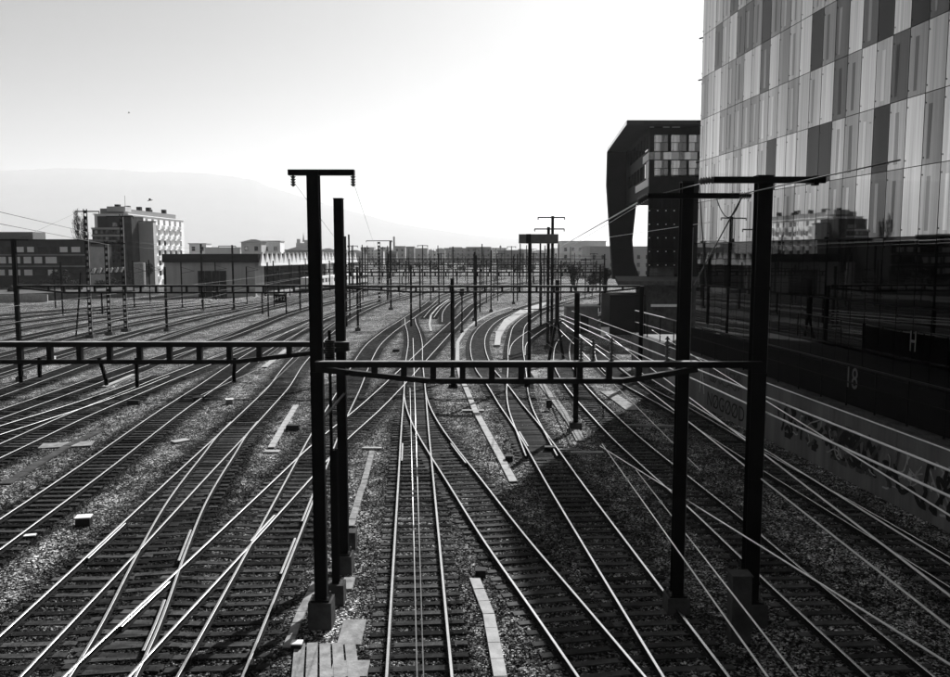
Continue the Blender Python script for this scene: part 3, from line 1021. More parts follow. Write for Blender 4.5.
# wires that fan out from the A-frame mast to the lower right
wpx('bright wire crossing in front of the heavy right mast, uppermost of the fan', (562, 315), 72, (962, 475.5), 13.5, r=0.027)
wpx('bright wire second from the top of the right-hand fan', (560, 318), 72, (962, 502), 13.0, r=0.027)
wpx('thin wire from the wall railing steepening past the heavy right mast', (652, 330), 60, (962, 523), 13.0, r=0.018)
wpx('wire with insulator over the shaded track, left of the NOGOOD graffiti', (562, 322), 72, (962, 637), 12.5, r=0.024, ins=(0.10,))
wpx('wire with insulator just right of its twin, left of the NOGOOD graffiti', (606, 334), 66, (962, 605), 12.5, r=0.024, ins=(0.12,))
wpx('bright wire with an insulator close to the lower right corner', (600, 446), 34, (962, 672), 10.5, r=0.019, ins=(0.45,))
wpx('left of the two steep wires with insulators in the building shadow', (602, 444), 36, (784, 700), 11.5, r=0.02, ins=(0.33,))
wpx('right of the two steep wires with insulators in the building shadow', (636, 470), 36, (815, 700), 11.5, r=0.02, ins=(0.33,))
wpx('low bright wire crossing the shaded tracks between the twin mast and the heavy mast', (566, 326), 72, (962, 572), 13, r=0.018)
wpx('bright wire hugging the graffiti wall foot', (572, 311), 72, (962, 455), 15, r=0.018)
wpx('pale wire running from the A-frame mast over the slim mast foot', (560, 330), 72, (700, 470), 24, r=0.015)
# centre track wires
wpx('left thin wire above the straight centre track', (410, 388), 52, (417.5, 690), 8.3, r=0.008)
wpx('right thin wire above the straight centre track', (413, 338), 58, (424, 690), 8.9, r=0.008)
# wires from the T arm to the far crossarm
wpx('thin wire falling from the left end of the T arm', (293, 181), A.y, (366.5, 281), 138, r=0.006, m=wire_d)
wpx('thin wire falling from the right end of the T arm', (353, 181), A.y, (376, 250), 138, r=0.006, m=wire_d)
# left feeder wires
wpx('upper dark feeder wire sagging in from the left edge', (-30, 205), 48, (91, 233), 93, r=0.022, m=wire_d)
wpx('lower dark feeder wire sagging in from the left edge', (-30, 218), 48, (110, 245), 94, r=0.02, m=wire_d)
wpx('faint wire rising from the left mast toward the lattice masts', (21, 238), 64, (76, 213), 92, r=0.012, m=wire_d)
wpx('upper thin wire running right from the lattice masts toward the shed', (126, 241), 95, (203, 250), 137, r=0.016, m=wire_d)
wpx('lower thin wire running right from the lattice masts toward the shed', (126, 246), 95, (203, 254), 137, r=0.016, m=wire_d)
# wires before the black building
wpx('upper pale wire rising across the black building to the twin mast arm', (560, 247), 88, (646, 198), M5.y, r=0.027)
wpx('second pale wire rising across the black building to the twin mast arm', (563, 251), 88, (648, 199.5), M5.y, r=0.010)
wpx('pale wire crossing low over the black building', (556, 245), 88, (711, 222), 30, r=0.010)
wpx('dark wire slanting down from the heavy mast arm before the glass facade', (712, 181), M6.y, (640, 199), M5.y, r=0.012, m=wire_d)
wpx('dark slack wire slanting down between the two right masts', (742, 197), M6.y, (694, 285), 30, r=0.02, m=wire_d)
wpx('dark drop wire beside the twin mast arm', (699, 181), M5.y, (706, 286), M5.y, r=0.016, m=wire_d)
wire('looped jumper cable hanging from the twin mast arm end', D(716, 196, M5.y), D(742, 196, M5.y), r=0.014, sag=0.55, m=wire_d)
wpx('dark wire from the right end of the twin arm toward the facade', (737, 195), M5.y, (900, 160), 14, r=0.014, m=wire_d)
# catenary over the left and central tracks, mast to mast
for t, lab in ((tA, 'over the track curving past the tall masts'), (tC, 'over the diagonal track'), (tF, 'over the track beside the long pale trough'), (tK, 'over the pale-ballast left track'), (tM, 'over the dark track below the left beam hangers'), (tD, 'over the track left of the nearest mast')):
    for z, nm in ((5.6, 'contact wire'), (6.6, 'carrier wire')):
        pts = [Vector((t.x(y), y, z)) for y in np.linspace(25.3, min(t.yb, 200), 40)]
        solo(MB().tube(pts, 0.007, 4), 'overhead_wire', wire_d, 'thin dark %s strung %s' % (nm, lab), 'wire', base=pts[0])

# ------------------------------------------------------------------ lineside boxes
def cabinet(px, size, m, name, label, cat, rz=0.0, lidm=None):
    P = G(*px)
    root = thing(name, label, cat, P)
    MB().box((P.x, P.y, size[2] / 2), size, rz, 0, 0.97).build('body', m, root)
    MB().box((P.x, P.y, size[2] + 0.02), (size[0] * 1.08, size[1] * 1.1, 0.035), rz).build('lid', lidm or m, root)
    return root
def motor(px, label, rz, L=1.0):
    P = G(*px)
    root = thing('point_motor', label, 'point motor', P)
    MB().box((P.x, P.y, 0.16), (L, 0.42, 0.26), rz, 0, 0.9).build('case', blackbox, root)
    ca, sa = math.cos(rz), math.sin(rz)
    MB().bar((P.x + ca * L * .5, P.y + sa * L * .5, 0.12), (P.x + ca * (L * .5 + 1.1), P.y + sa * (L * .5 + 1.1), 0.12), 0.06, 0.06).build('throw_rod', galv, root)
motor((293, 430), 'black point motor with rod beside the trough left of the tall masts', 0.02, 0.75)
motor((134, 404.5), 'black point motor lying on gravel below the left beam', 0.0, 0.8)
motor((198.5, 401), 'dark point motor straddling a rail on the pale-ballast left track', 0.5, 0.8)
motor((396, 352), 'dark point motor left of the centre track turnout', 0.1, 0.7)
motor((550, 452), 'pale-rodded point motor at the shadow tip between the rails', 0.0, 0.6)
motor((453, 388), 'black point motor right of the centre turnout', 0.0, 0.7)
cabinet((229.5, 404), (0.45, 0.4, 0.3), greybox, 'junction_box', 'small white-topped box between the left tracks', 'box', 0.2, whitebox)
cabinet((84, 525), (0.5, 0.42, 0.3), blackbox, 'junction_box', 'black box with white lid on the pale gravel, lower left', 'box', 0.2, whitebox)
cabinet((480.5, 577), (0.32, 0.3, 0.22), blackbox, 'junction_box', 'small black box at the top of the bottom centre trough', 'box')
cabinet((509, 461.5), (0.36, 0.34, 0.26), blackbox, 'junction_box', 'small black box beside the long pale trough', 'box')
cabinet((51.5, 364), (0.62, 0.5, 0.65), whitebox, 'junction_box', 'white lineside box just under the left gantry beam', 'box')
cabinet((297, 651), (0.26, 0.22, 0.2), blackbox, 'junction_box', 'tiny white-lidded box on the deck at the nearest mast foot', 'box', 0, whitebox)
cabinet((738, 640), (0.5, 0.45, 1.75), concrete_d, 'concrete_post', 'square concrete pillar beside the heavy right mast', 'pillar')
cabinet((180.5, 442), (0.8, 0.5, 0.06), concrete, 'concrete_slab', 'small white slab lying on gravel left of the masts', 'slab', 0.8, concrete)
cabinet((272, 452.5), (0.7, 0.4, 0.05), concrete, 'manhole_cover', 'pale flat cover at the end of the left trough', 'cover', 0, concrete)
cabinet((372, 449.5), (0.9, 0.25, 0.07), concrete, 'concrete_slab', 'crosswise slab capping the short trough right of the masts', 'slab', 0, concrete)
cabinet((473, 411.5), (1.3, 0.3, 0.06), concrete, 'concrete_slab', 'crosswise pale slab on the long curving trough', 'slab', 0, concrete)
cabinet((67, 446), (2.3, 1.0, 0.05), slab_m, 'concrete_slab', 'large pale dusty slab near the left edge', 'slab', 0.25, slab_m)
cabinet((649, 427), (2.6, 0.14, 0.09), concrete, 'concrete_beam', 'pale horizontal bar lying across the shaded tracks', 'beam', -0.1, concrete)
cabinet((587, 453.5), (1.5, 0.3, 0.05), concrete, 'concrete_slab', 'pale slab across the track at the shadow tip', 'slab', 0, concrete)
cabinet((605, 336), (0.95, 0.5, 1.0), whitebox, 'equipment_cabinet', 'white square cabinet near the A-frame mast wires', 'cabinet')
cabinet((30, 538), (0.35, 0.2, 0.08), whitebox, 'concrete_slab', 'little white fragment on the gravel at the lower left', 'fragment', 0.3, whitebox)
b = MB()
P = G(603, 420); b.bar(P, P + Vector((0, 0, 0.75)), 0.05, 0.05)
b.box((P.x, P.y, 0.8), (0.16, 0.03, 0.14))
solo(b, 'marker_post', steel, 'thin marker post standing between the rails before the shadow', 'post')

# ------------------------------------------------------------------ right: retaining wall, fence, pavement
WX0, WS = 19.35, -0.087
def wallx(Y, off=0.0):
    return WX0 + WS * Y + off
DV = Vector((WS, 1, 0)).normalized()
NV = Vector((-DV.y, DV.x, 0))           # towards the tracks
YW0, YW1, WZ = -6.0, 70.6, 3.05
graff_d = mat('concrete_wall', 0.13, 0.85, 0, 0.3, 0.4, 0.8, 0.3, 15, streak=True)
rw = thing('retaining_wall', 'concrete retaining wall covered in graffiti at the foot of the glass building', 'wall', (wallx(30), 30, 0))
Y = YW0
panels = []
while Y < YW1 - 0.1:
    L = min(4.8, YW1 - Y)
    a_, c_ = Y + 0.012, Y + L - 0.012
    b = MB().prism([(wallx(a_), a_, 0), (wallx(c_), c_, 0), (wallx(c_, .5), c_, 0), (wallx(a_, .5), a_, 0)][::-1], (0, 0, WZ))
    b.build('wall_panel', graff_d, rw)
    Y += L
b = MB().prism([(wallx(YW0, -.06), YW0, WZ + .003), (wallx(YW1, -.06), YW1, WZ + .003), (wallx(YW1, .56), YW1, WZ + .003), (wallx(YW0, .56), YW0, WZ + .003)][::-1], (0, 0, 0.12))
b.build('coping', concrete_d, rw)
# graffiti: the readable word and tangled bubble letters beside it
def wallpt(s, z, out=0.0):
    return Vector((wallx(s), s, z)) + NV * out
yg = 50.2
text_mesh('NØGØØD', 1.25, black_paint, 'graffiti_lettering', rw, wallpt(49.9, D(728, 407, 49.9).z, 0.012), -DV, (0, 0, 1), 0.003, 1.0)
def stroke(pts, w, m, out=0.006):
    b = MB()
    for a_, c_ in zip(pts[:-1], pts[1:]):
        d = (c_[0] - a_[0], c_[1] - a_[1]); L = math.hypot(*d) or 1
        nx_, ny_ = -d[1] / L * w / 2, d[0] / L * w / 2
        e = (d[0] / L * w * .25, d[1] / L * w * .25)
        q = [(a_[0] - e[0] + nx_, a_[1] - e[1] + ny_), (c_[0] + e[0] + nx_, c_[1] + e[1] + ny_), (c_[0] + e[0] - nx_, c_[1] + e[1] - ny_), (a_[0] - e[0] - nx_, a_[1] - e[1] - ny_)]
        vs = [wallpt(s_, z_, out) for s_, z_ in q]
        out += 0.0004
        b.add(vs, [(0, 1, 2, 3)])
    return b.build('graffiti', m, rw)
grey_paint = mat('grey_spray_paint', 0.06, 0.7, 0, 0.2, 0.5, 3)
pale_spray = mat('pale_spray_paint', 0.3, 0.7, 0, 0.2, 0.3, 3)
def blob(s0, z0, w, h, m, lw, out=0.006, sq=2.6):
    k = 22
    pts = []
    ph = random.uniform(0, 6)
    for i in range(k + 1):
        a_ = 2 * math.pi * i / k
        r_ = 1 + 0.16 * math.sin(3 * a_ + ph) + 0.1 * math.sin(5 * a_ + 2 * ph)
        pts.append((s0 + w / 2 * r_ * math.copysign(abs(math.cos(a_)) ** (2 / sq), math.cos(a_)), z0 + h / 2 * r_ * math.copysign(abs(math.sin(a_)) ** (2 / sq), math.sin(a_))))
    stroke(pts, lw, m, out)
random.seed(21)
def tangle(s0, s1, z0, z1, n, m, w, out):       # overlapping sprayed loops and zigzags, not readable
    for _ in range(n):
        a_ = random.uniform(s0, s1); b_ = random.uniform(z0, z1)
        k = random.randint(3, 6)
        pts = [(a_, b_)]
        for _k in range(k):
            a_ += random.uniform(-.75, .45); b_ += random.uniform(-.8, .8)
            b_ = min(max(b_, z0), z1)
            pts.append((a_, b_))
        sm = []
        for q0_, q1_, q2_ in zip(pts[:-2], pts[1:-1], pts[2:]):
            for t_ in (0, .25, .5, .75):
                u = ((q0_[0] + q1_[0]) / 2 * (1 - t_) ** 2 + 2 * t_ * (1 - t_) * q1_[0] + (q1_[0] + q2_[0]) / 2 * t_ ** 2,
                     (q0_[1] + q1_[1]) / 2 * (1 - t_) ** 2 + 2 * t_ * (1 - t_) * q1_[1] + (q1_[1] + q2_[1]) / 2 * t_ ** 2)
                sm.append(u)
        if len(sm) > 2:
            stroke(sm, w * random.uniform(.7, 1.3), m, out + random.uniform(0, .006))
tangle(53.4, 47.5, 1.9, 2.85, 26, grey_paint, 0.10, 0.004)
tangle(43.6, 33.0, 0.75, 2.2, 34, black_paint, 0.24, 0.012)
tangle(42.5, 33.0, 0.7, 2.3, 22, grey_paint, 0.16, 0.022)
tangle(41.5, 33.0, 0.8, 2.3, 12, pale_spray, 0.06, 0.032)
tangle(33.0, 25.0, 0.5, 2.4, 26, pale_spray, 0.07, 0.01)
tangle(33.0, 25.0, 0.5, 2.3, 18, black_paint, 0.2, 0.02)
stroke([(54.2, 0.9), (53.9, 2.7), (53.4, 0.9)], 0.16, pale_spray, 0.01)
stroke([(60.5, 1.2), (58.4, 1.2)], 1.3, pale_spray, 0.004)
random.seed(9)

# dark panel fence on the wall, with a pale 18
fence_dark = mat('dark_fence_panel', 0.008, 0.6, 0, 0.06, 0.3, 1.5)
fn = thing('panel_fence', 'dark panel fence with top rail and number 18 above the graffiti wall', 'fence', (wallx(30), 30, WZ))
FZ = 5.0
Y = YW0
while Y < 56.2:
    L = 2.25
    a_, c_ = Y + 0.06, Y + L - 0.06
    b = MB().prism([wallpt(a_, WZ + .22, -.25), wallpt(c_, WZ + .22, -.25), wallpt(c_, WZ + .22, -.29), wallpt(a_, WZ + .22, -.29)], (0, 0, FZ - WZ - .38))
    b.build('panel', fence_dark, fn)
    p = wallpt(Y, WZ + .12, -.27)
    MB().box((p.x, p.y, (WZ + .12 + FZ) / 2), (0.06, 0.06, FZ - WZ - .13)).build('post', steel, fn)
    Y += L
MB().bar(wallpt(YW0, FZ, -.27), wallpt(56.4, FZ, -.27), 0.08, 0.07).build('top_rail', beam_steel, fn)
MB().bar(wallpt(YW0, FZ - .75, -.215), wallpt(56.4, FZ - .75, -.215), 0.03, 0.05).build('mid_rail', steel, fn)
py = G(850, 379, 4.0)
sY = WX0 / ((850 - CX) / F + 0.087)
text_mesh('18', 1.32, dim_paint, 'number', fn, wallpt(sY, D(850, 379, sY).z, -.236), -DV, (0, 0, 1), 0.006, 0.8)
# open handrail further on, in the sun
hr = thing('handrail', 'sunlit steel handrail on the wall end near the black building', 'railing', (wallx(63), 63, WZ + .12))
for yy in (57.2, 60.3, 63.5, 66.8, 70.2):
    p = wallpt(yy, 0, -.2)
    MB().box((p.x, p.y, WZ + .12 + 0.95), (0.07, 0.07, 1.9)).build('post', steel, hr)
MB().bar(wallpt(57, 5.05, -.2), wallpt(70.4, 5.05, -.2), 0.09, 0.07).build('top_rail', galv, hr)
MB().bar(wallpt(57, 4.1, -.2), wallpt(70.4, 4.1, -.2), 0.05, 0.05).build('mid_rail', galv, hr)
# pavement behind the wall
paving = mat('paving', 0.22, 0.85, 0, 0.3, 0.2, 1.0, 0.2, 10)
pv = MB().prism([(wallx(YW0, .56), YW0, 0.0), (wallx(YW1, .56), YW1, 0), (90, YW1, 0), (90, YW0, 0)][::-1], (0, 0, WZ - .02)).build('pavement', paving)
struct(pv)

# ------------------------------------------------------------------ glass building
FS0 = 25.8
def fx(Y, off=0.0):
    return FS0 + WS * Y + off
def fpt(Y, z, out=0.0):
    return Vector((fx(Y), Y, z)) + NV * out
def glass(name, col, rough=0.02, metal=1.0):
    m = mat(name, col, rough, metal, 0.5, 0.32, 2.2, streak=True)
    for nd in m.node_tree.nodes:
        if nd.type == 'MAPPING':
            nd.inputs['Scale'].default_value = (1, 1, 0.015)
    return m
g_light, g_pale, g_mid, g_dark, g_black = glass('glass_light', 0.52), glass('glass_pale', 0.38), glass('glass_grey', 0.23), glass('glass_dark', 0.10), glass('glass_black', 0.032)
YC, YN = 73.7, 4.0
HB = 33.8
core_m = mat('building_core', 0.02, 0.6, 0, 0.3, 0.2, 1.0)
gb = thing('glass_office_building', 'tall glass-skinned office building filling the right side', 'building', (fx(50), 50, WZ))
b = MB().prism([fpt(YN, WZ - .01, -.35), fpt(YC - .5, WZ - .01, -.35), fpt(YC - .5, WZ - .01, -26), fpt(YN, WZ - .01, -26)], (0, 0, HB - WZ - .1))
b.build('core', core_m, gb)
PW = 1.5
rows = [(WZ + .1, 7.1), (7.2, 10.66)] + [(10.72 + 3.5 * k, 14.18 + 3.5 * k) for k in range(7)]
nvis = int((YC + .4 - 37.4) / PW)
wts = [0.26, 0.26, 0.30, 0.14, 0.04]
glist = [g_light, g_pale, g_mid, g_dark, g_black]
rr = random.Random(5)
fix = MB(); rest = {}
prev = 0
for r_i, (z0, z1) in enumerate(rows):
    y = YC + 0.15
    ci = 0
    while y - PW > YN:
        a_, c_ = y - 0.03, y - PW + 0.03
        if r_i < 2:
            gi = 4
        else:
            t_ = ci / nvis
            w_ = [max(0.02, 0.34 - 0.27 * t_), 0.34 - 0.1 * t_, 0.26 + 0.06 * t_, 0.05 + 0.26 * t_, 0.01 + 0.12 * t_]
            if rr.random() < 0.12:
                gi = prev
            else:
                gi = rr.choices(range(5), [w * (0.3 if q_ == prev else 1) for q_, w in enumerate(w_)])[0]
            prev = gi
        o1, o2 = rr.uniform(-.004, .004), rr.uniform(-.004, .004)
        q = [fpt(a_, z0, o1), fpt(c_, z0, o2), fpt(c_, z1, o2 * .4), fpt(a_, z1, o1 * .4)]
        if ci < nvis:
            b = MB().prism(q, -NV * 0.03)
            b.build('glass_panel', glist[gi], gb)
            if 2 <= r_i and gi in (1, 2, 3) and rr.random() < 0.85:
                # window frame strips seen behind the skin
                k0 = rr.uniform(.2, .4)
                yy = a_ + (c_ - a_) * k0
                MB().prism([fpt(yy, z0 + .25, .004), fpt(yy - rr.uniform(.16, .4), z0 + .25, .004), fpt(yy - .3, z1 - .55, .004), fpt(yy, z1 - .55, .004)], -NV * 0.002).build('window_strip', glist[min(4, gi + 1)] if rr.random() < .6 else glist[gi - 1], gb)
            for yy in (a_ - .03,):
                for zz in (z0 + .35, z1 - .45):
                    p = fpt(yy, zz, .03)
                    fix.box(p, (0.03, 0.03, 0.08))
        else:
            rest.setdefault(gi, MB()).prism(q, -NV * 0.03)
        y -= PW
        ci += 1
for gi, mb in rest.items():
    mb.build('glass_panels', glist[gi], gb)['kind'] = 'stuff'
fix.build('panel_clamps', steel, gb)['kind'] = 'stuff'
for z in [10.69 + 3.5 * k for k in range(8)]:
    MB().bar(fpt(YN, z, -.06), fpt(YC + .1, z, -.06), 0.06, 0.10).build('floor_edge', steel, gb)
    MB().bar(fpt(YC + .5, z, -.25), fpt(YC + .95, z, 0.02), 0.05, 0.12).build('corner_bracket', steel, gb)
b = MB().prism([fpt(YN, HB - .05, .1), fpt(YC, HB - .05, .1), fpt(YC, HB - .05, -26.3), fpt(YN, HB - .05, -26.3)], (0, 0, 0.4))
b.build('roof', core_m, gb)
# end wall towards the black building
for r_i, (z0, z1) in enumerate(rows):
    for k in range(16):
        o_ = -0.5 - k * 1.6
        q = [fpt(YC - .35, z0, o_), fpt(YC - .35, z0, o_ - 1.55), fpt(YC - .35, z1, o_ - 1.55), fpt(YC - .35, z1, o_)]
        rest.setdefault('end', MB()).prism(q, DV * 0.03)
rest['end'].build('glass_panels', g_mid, gb)['kind'] = 'stuff'
sH = FS0 / ((916 - CX) / F + 0.087)
text_mesh('H', 1.5, dim_paint, 'letter', gb, fpt(sH, D(916, 342.5, sH).z, .03), -DV, (0, 0, 1), 0.006, 0.55)

# ------------------------------------------------------------------ black folded building behind it
blackclad = mat('black_cladding', 0.014, 0.6, 0, 0.25, 0.3, 0.7)
fascia = mat('grey_fascia', 0.06, 0.5, 0, 0.3, 0.2, 1.0)
bbk = thing('black_office_building', 'black building with overhanging roof and leaning end fin, left of the glass tower', 'building', (26, 125, 0))
Yf, Yr = 113.0, 142.6
def K(x, y, Y):
    return D(x, y, Y)
zR = K(627, 120, Yf).z
zRb = K(627, 124.5, Yf).z
xr0 = K(627, 120, Yf).x; xr1 = K(608, 145, Yr).x
b = MB().prism([(xr0, Yf, zRb), (60, Yf, zRb), (60, Yr + .6, zRb), (xr1, Yr + .6, zRb)], (0, 0, zR - zRb))
b.build('roof', fascia, bbk)
MB().prism([(xr0 - .005, Yf - .02, zRb + .01), (xr0 - .005, Yf - .02, zR - .01), (xr1 - .005, Yr + .6, zR - .01), (xr1 - .005, Yr + .6, zRb + .01)], (-.06, 0, 0)).build('roof_edge_sheen', mat('sky_sheen_trim', .75, .3, 1, .5, .05, 1), bbk)  # added bright strip carries the sky sheen of the left roof edge
# leaning end fin
fin = [K(608, 147, Yr), K(607, 185, Yr), K(613, 279, Yr), K(641, 281, Yr), K(634, 262, Yr), K(632.5, 240, Yr), K(634.5, 222, Yr), K(637, 198, Yr), K(640, 147, Yr)]
fin = [Vector((p.x, Yr, p.z)) for p in fin]
zt_ = zRb - 0.02
fin[0].z = zt_; fin[-1].z = zt_
MB().prism(fin, (0, 1.2, 0)).build('end_fin', blackclad, bbk)
# upper storeys, deep; lower glass box tapering away
xg = K(649.5, 150, Yf + 2).x
zL = K(650, 194, Yf + 2).z
def side(Y):
    return xg + 0.066 * (Y - Yf - 2)
MB().prism([(side(Yf + 2), Yf + 2.0, zL), (60, Yf + 2.0, zL), (60, Yr, zL), (side(Yr - .02), Yr - .02, zL)], (0, 0, zRb - zL - .02)).build('upper_storeys', blackclad, bbk)
zlow = K(650, 279, Yf + 2).z
MB().prism([(xg, Yf + 2.2, zlow), (60, Yf + 2.2, zlow), (60, Yr - 1, zlow), (xg + 8.5, Yr - 1, zlow)], (0, 0, zL - zlow - .02)).build('lower_box', blackclad, bbk)
b_white = mat('white_panel', 0.8, 0.5, 0, 0.4, 0.08, 1.0)
g_win = glass('window_glass', 0.75)
frontY = Yf + 2.0
def fr(x0, y0, x1, y1, m, name, depth=0.08, Yq=None):
    Yq = Yq or frontY
    p, q = K(x0, y0, Yq), K(x1, y1, Yq)
    return MB().box(((p.x + q.x) / 2, Yq - depth / 2 - .003, (p.z + q.z) / 2), (abs(q.x - p.x), depth, abs(q.z - p.z))).build(name, m, bbk)
for (y0, y1) in ((135, 151.2), (160.5, 177.2)):
    for (x0, x1) in ((654.2, 667.5), (671.2, 686), (689, 702)):
        ym = y0 + (y1 - y0) * .47; xm = x0 + (x1 - x0) * .58
        for (a0_, a1_, b0_, b1_, mm) in ((x0, xm - .3, y0, ym - .3, g_win), (xm + .3, x1, y0, ym - .3, g_mid), (x0, xm - 2, ym + .3, y1, g_win), (xm - 1.4, x1, ym + .3, y1, g_mid)):
            fr(a0_, b0_, a1_, b1_, mm, 'window_pane')
xx = 649.6
for i, w_ in enumerate((5, 5.5, 3, 8, 7.5, 6, 6, 6.5)):
    fr(xx, 152.2, xx + w_ - .25, 159.5, (g_mid, b_white, greybox, g_win, b_white, g_mid, g_win, b_white)[i], 'spandrel_panel', 0.14)
    xx += w_
for (x0, x1) in ((649.8, 654), (654.5, 662.5), (663, 669.5), (672, 680), (681, 688)):
    fr(x0, 125.2, x1, 127.3, random.choice((g_win, b_white, g_mid)), 'clerestory_pane', 0.05)
def sd(Y0, Y1, z0, z1, m, name, out=0.05):
    q = [(side(Y0) - .003, Y0, z0), (side(Y0) - .003, Y0, z1), (side(Y1) - .003, Y1, z1), (side(Y1) - .003, Y1, z0)]
    return MB().prism(q, (-out, 0, 0)).build(name, m, bbk)
zt0, zt1 = K(650, 159.5, frontY).z, K(650, 152.2, frontY).z
sd(frontY + .05, frontY + 6, zt0, zt1, b_white, 'spandrel_panel', .1)
zt2, zt3 = K(650, 186, frontY).z, K(650, 178.5, frontY).z
sd(frontY + .05, frontY + 14, zt2, zt3, b_white, 'spandrel_panel', .1)
sd(frontY + .05, frontY + 2.4, K(650, 178, frontY).z, K(650, 160.5, frontY).z, b_white, 'wall_panel', .06)
for i in range(6):
    sd(frontY + 3 + i * 3.6, frontY + 5.6 + i * 3.6, zt3 + .3, zt0 - .3, g_dark if i % 2 else g_mid, 'window_pane')
    sd(frontY + 1.2 + i * 3.6, frontY + 4.0 + i * 3.6, zt1 + .4, zt1 + 2.6, g_dark, 'window_pane')
# lower box: dark glass with pale fixings
for i in range(5):
    for j in range(6):
        x0 = 649.2 + i * 8.3; y0 = 194.5 + j * 13.8
        fr(x0, y0, x0 + 7.9, y0 + 13.3, (g_dark, g_pale, g_black, g_light, g_mid, g_black, g_dark)[(i * 3 + j * 2 + (i * j) % 3) % 7], 'glass_pane', 0.06, Yf + 2.2)
dots = MB()
for i in range(6):
    for j in range(7):
        p = K(649.5 + i * 8.3, 197 + j * 13.6, Yf + 2.0); dots.box((p.x, Yf + 2.05, p.z), (.14, .06, .14))
dots.build('pane_fixings', whitebox, bbk)['kind'] = 'stuff'
# low pavilion below: canopy, tiled wall, pale frame
pav = thing('low_pavilion', 'low dark pavilion with flat canopy under the black building', 'building', (24, 100, 0))
p0, p1 = K(618, 281, 98), K(697, 281, 98)
MB().prism([(p0.x, 98, p0.z - .5), (p1.x + 6, 98, p0.z - .5), (p1.x + 6, 118, p0.z - .5), (p0.x + 3, 118, p0.z - .5)], (0, 0, .5)).build('canopy', concrete_d, pav)
q0, q1 = K(647, 292, 99.5), K(700, 292, 99.5)
MB().box(((q0.x + q1.x) / 2 + 2, 103, (p0.z - .52) / 2), (q1.x - q0.x + 4, 7, p0.z - .52)).build('wall', concrete_d, pav)
for i in range(5):
    for j in range(2):
        p, q = K(648 + i * 8.2, 292.5 + j * 6.3, 99.4), K(655.8 + i * 8.2, 298.4 + j * 6.3, 99.4)
        MB().box(((p.x + q.x) / 2, 99.46, (p.z + q.z) / 2), (q.x - p.x, .06, p.z - q.z)).build('tile', concrete_d, pav)
for a_, c_ in (((651, 305.5), (683, 305.5)), ((682, 305.5), (682, 340))):
    MB().bar(K(a_[0], a_[1], 99.35), K(c_[0], c_[1], 99.35), .25, .3).build('gate_frame', whitebox, pav)
MB().box((p0.x + 2.2, 104, 2.4), (5.4, 7, 4.8)).build('dark_bay', blackclad, pav)
# hut and odd bits
hut = G(577, 333)
ht = thing('relay_hut', 'grey flat-roofed hut behind the A-frame mast', 'hut', hut)
MB().box((hut.x + .6, hut.y + 1.2, 1.6), (3.9, 2.6, 3.2)).build('wall', greybox, ht)
MB().box((hut.x + .6, hut.y + 1.2, 3.29), (4.4, 3.1, .16)).build('roof', concrete, ht)
MB().box((hut.x + .9, hut.y - .13, 1.1), (1.0, .05, 2.1)).build('door', blackbox, ht)

# ------------------------------------------------------------------ left: long low building
lbm = mat('dark_render', 0.05, 0.8, 0, 0.2, 0.3, 0.5)
band_m = mat('pale_band', 0.22, 0.8, 0, 0.2, 0.2, 0.5)
LY = 200.0
lb = thing('long_low_building', 'long dark three-storey building with bright windows at the left edge', 'building', (-125, LY, 0))
xa, xb = -165.0, D(87, 250, LY).x
zt_ = D(40, 241, LY).z
MB().box(((xa + xb) / 2, LY + 7, zt_ / 2), (xb - xa, 14, zt_)).build('wall', lbm, lb)
MB().box(((xa + xb) / 2, LY + 6.9, zt_ + .2), (xb - xa + 1.4, 15.4, .4)).build('roof', blackclad, lb)
MB().box((D(5, 236, LY).x, LY + 6, zt_ + 1.2), (10, 6, 2.0)).build('roof_house', greybox, lb)
rw_ = random.Random(3)
for y0, y1 in ((246.8, 252.2), (256.8, 263.4), (269.6, 275.4)):
    xw = -28.0
    while xw < 85:
        wv = rw_.uniform(6, 12)
        if xw + wv > 86: break
        p, q = D(xw, y0, LY), D(xw + wv, y1, LY)
        sky_pane = rw_.random() < 0.72  # white panes paint in the sky reflected by the glass
        MB().box(((p.x + q.x) / 2, LY - .02, (p.z + q.z) / 2), (q.x - p.x, .1, p.z - q.z)).build('window', b_white if sky_pane else g_black, lb)
        xw += wv + rw_.uniform(2, 4)
for yy in (254.8, 266.2):
    p = D(0, yy, LY)
    MB().box(((xa + xb) / 2, LY - .25, p.z), (xb - xa + .2, .5, .35)).build('floor_band', band_m, lb)

# apartment block
cream = mat('white_render', 0.86, 0.8, 0, 0.2, 0.08, 0.4)
greyr = mat('grey_render', 0.45, 0.85, 0, 0.2, 0.12, 0.3)
ap = thing('apartment_block', 'white apartment block with rows of balconies and roof clutter', 'building', (-98, 250, 0))
zA = 20.0
MB().box((-98.5, 252, zA / 2), (9, 44, zA)).build('wall', cream, ap)
MB().box((-99, 252, zA + .95), (6.5, 40, 1.6)).build('penthouse', greybox, ap)
MB().box((-98.5, 252, zA + .12), (9.6, 44.6, .24)).build('roof_slab', cream, ap)
for i in range(6):
    y = 234 + i * 6.6 + random.uniform(-1, 1)
    MB().box((-98 + random.uniform(-2, 1), y, zA + 1.75 + .6), (1.2, 1.3, random.uniform(.9, 1.5))).build('roof_vent', blackbox, ap)
MB().tube([(-97, 236, zA + 2), (-97, 236, zA + 5.5)], .05, 5).build('antenna', steel, ap)
MB().box((D(116, 210, 231).x, 233, zA + 1.6), (5.0, 4, 1.3)).build('roof_house', greyr, ap)
for r_ in range(6):
    for c__ in range(9):
        y = 233 + c__ * 4.6; z = 1.8 + r_ * 3.0
        MB().box((-93.55, y, z + .55), (0.9, 2.0, 1.05)).build('balcony', cream, ap)
        MB().box((-93.98, y + .9, z + 1.6), (.08, 1.7, 2.1)).build('window', g_dark, ap)
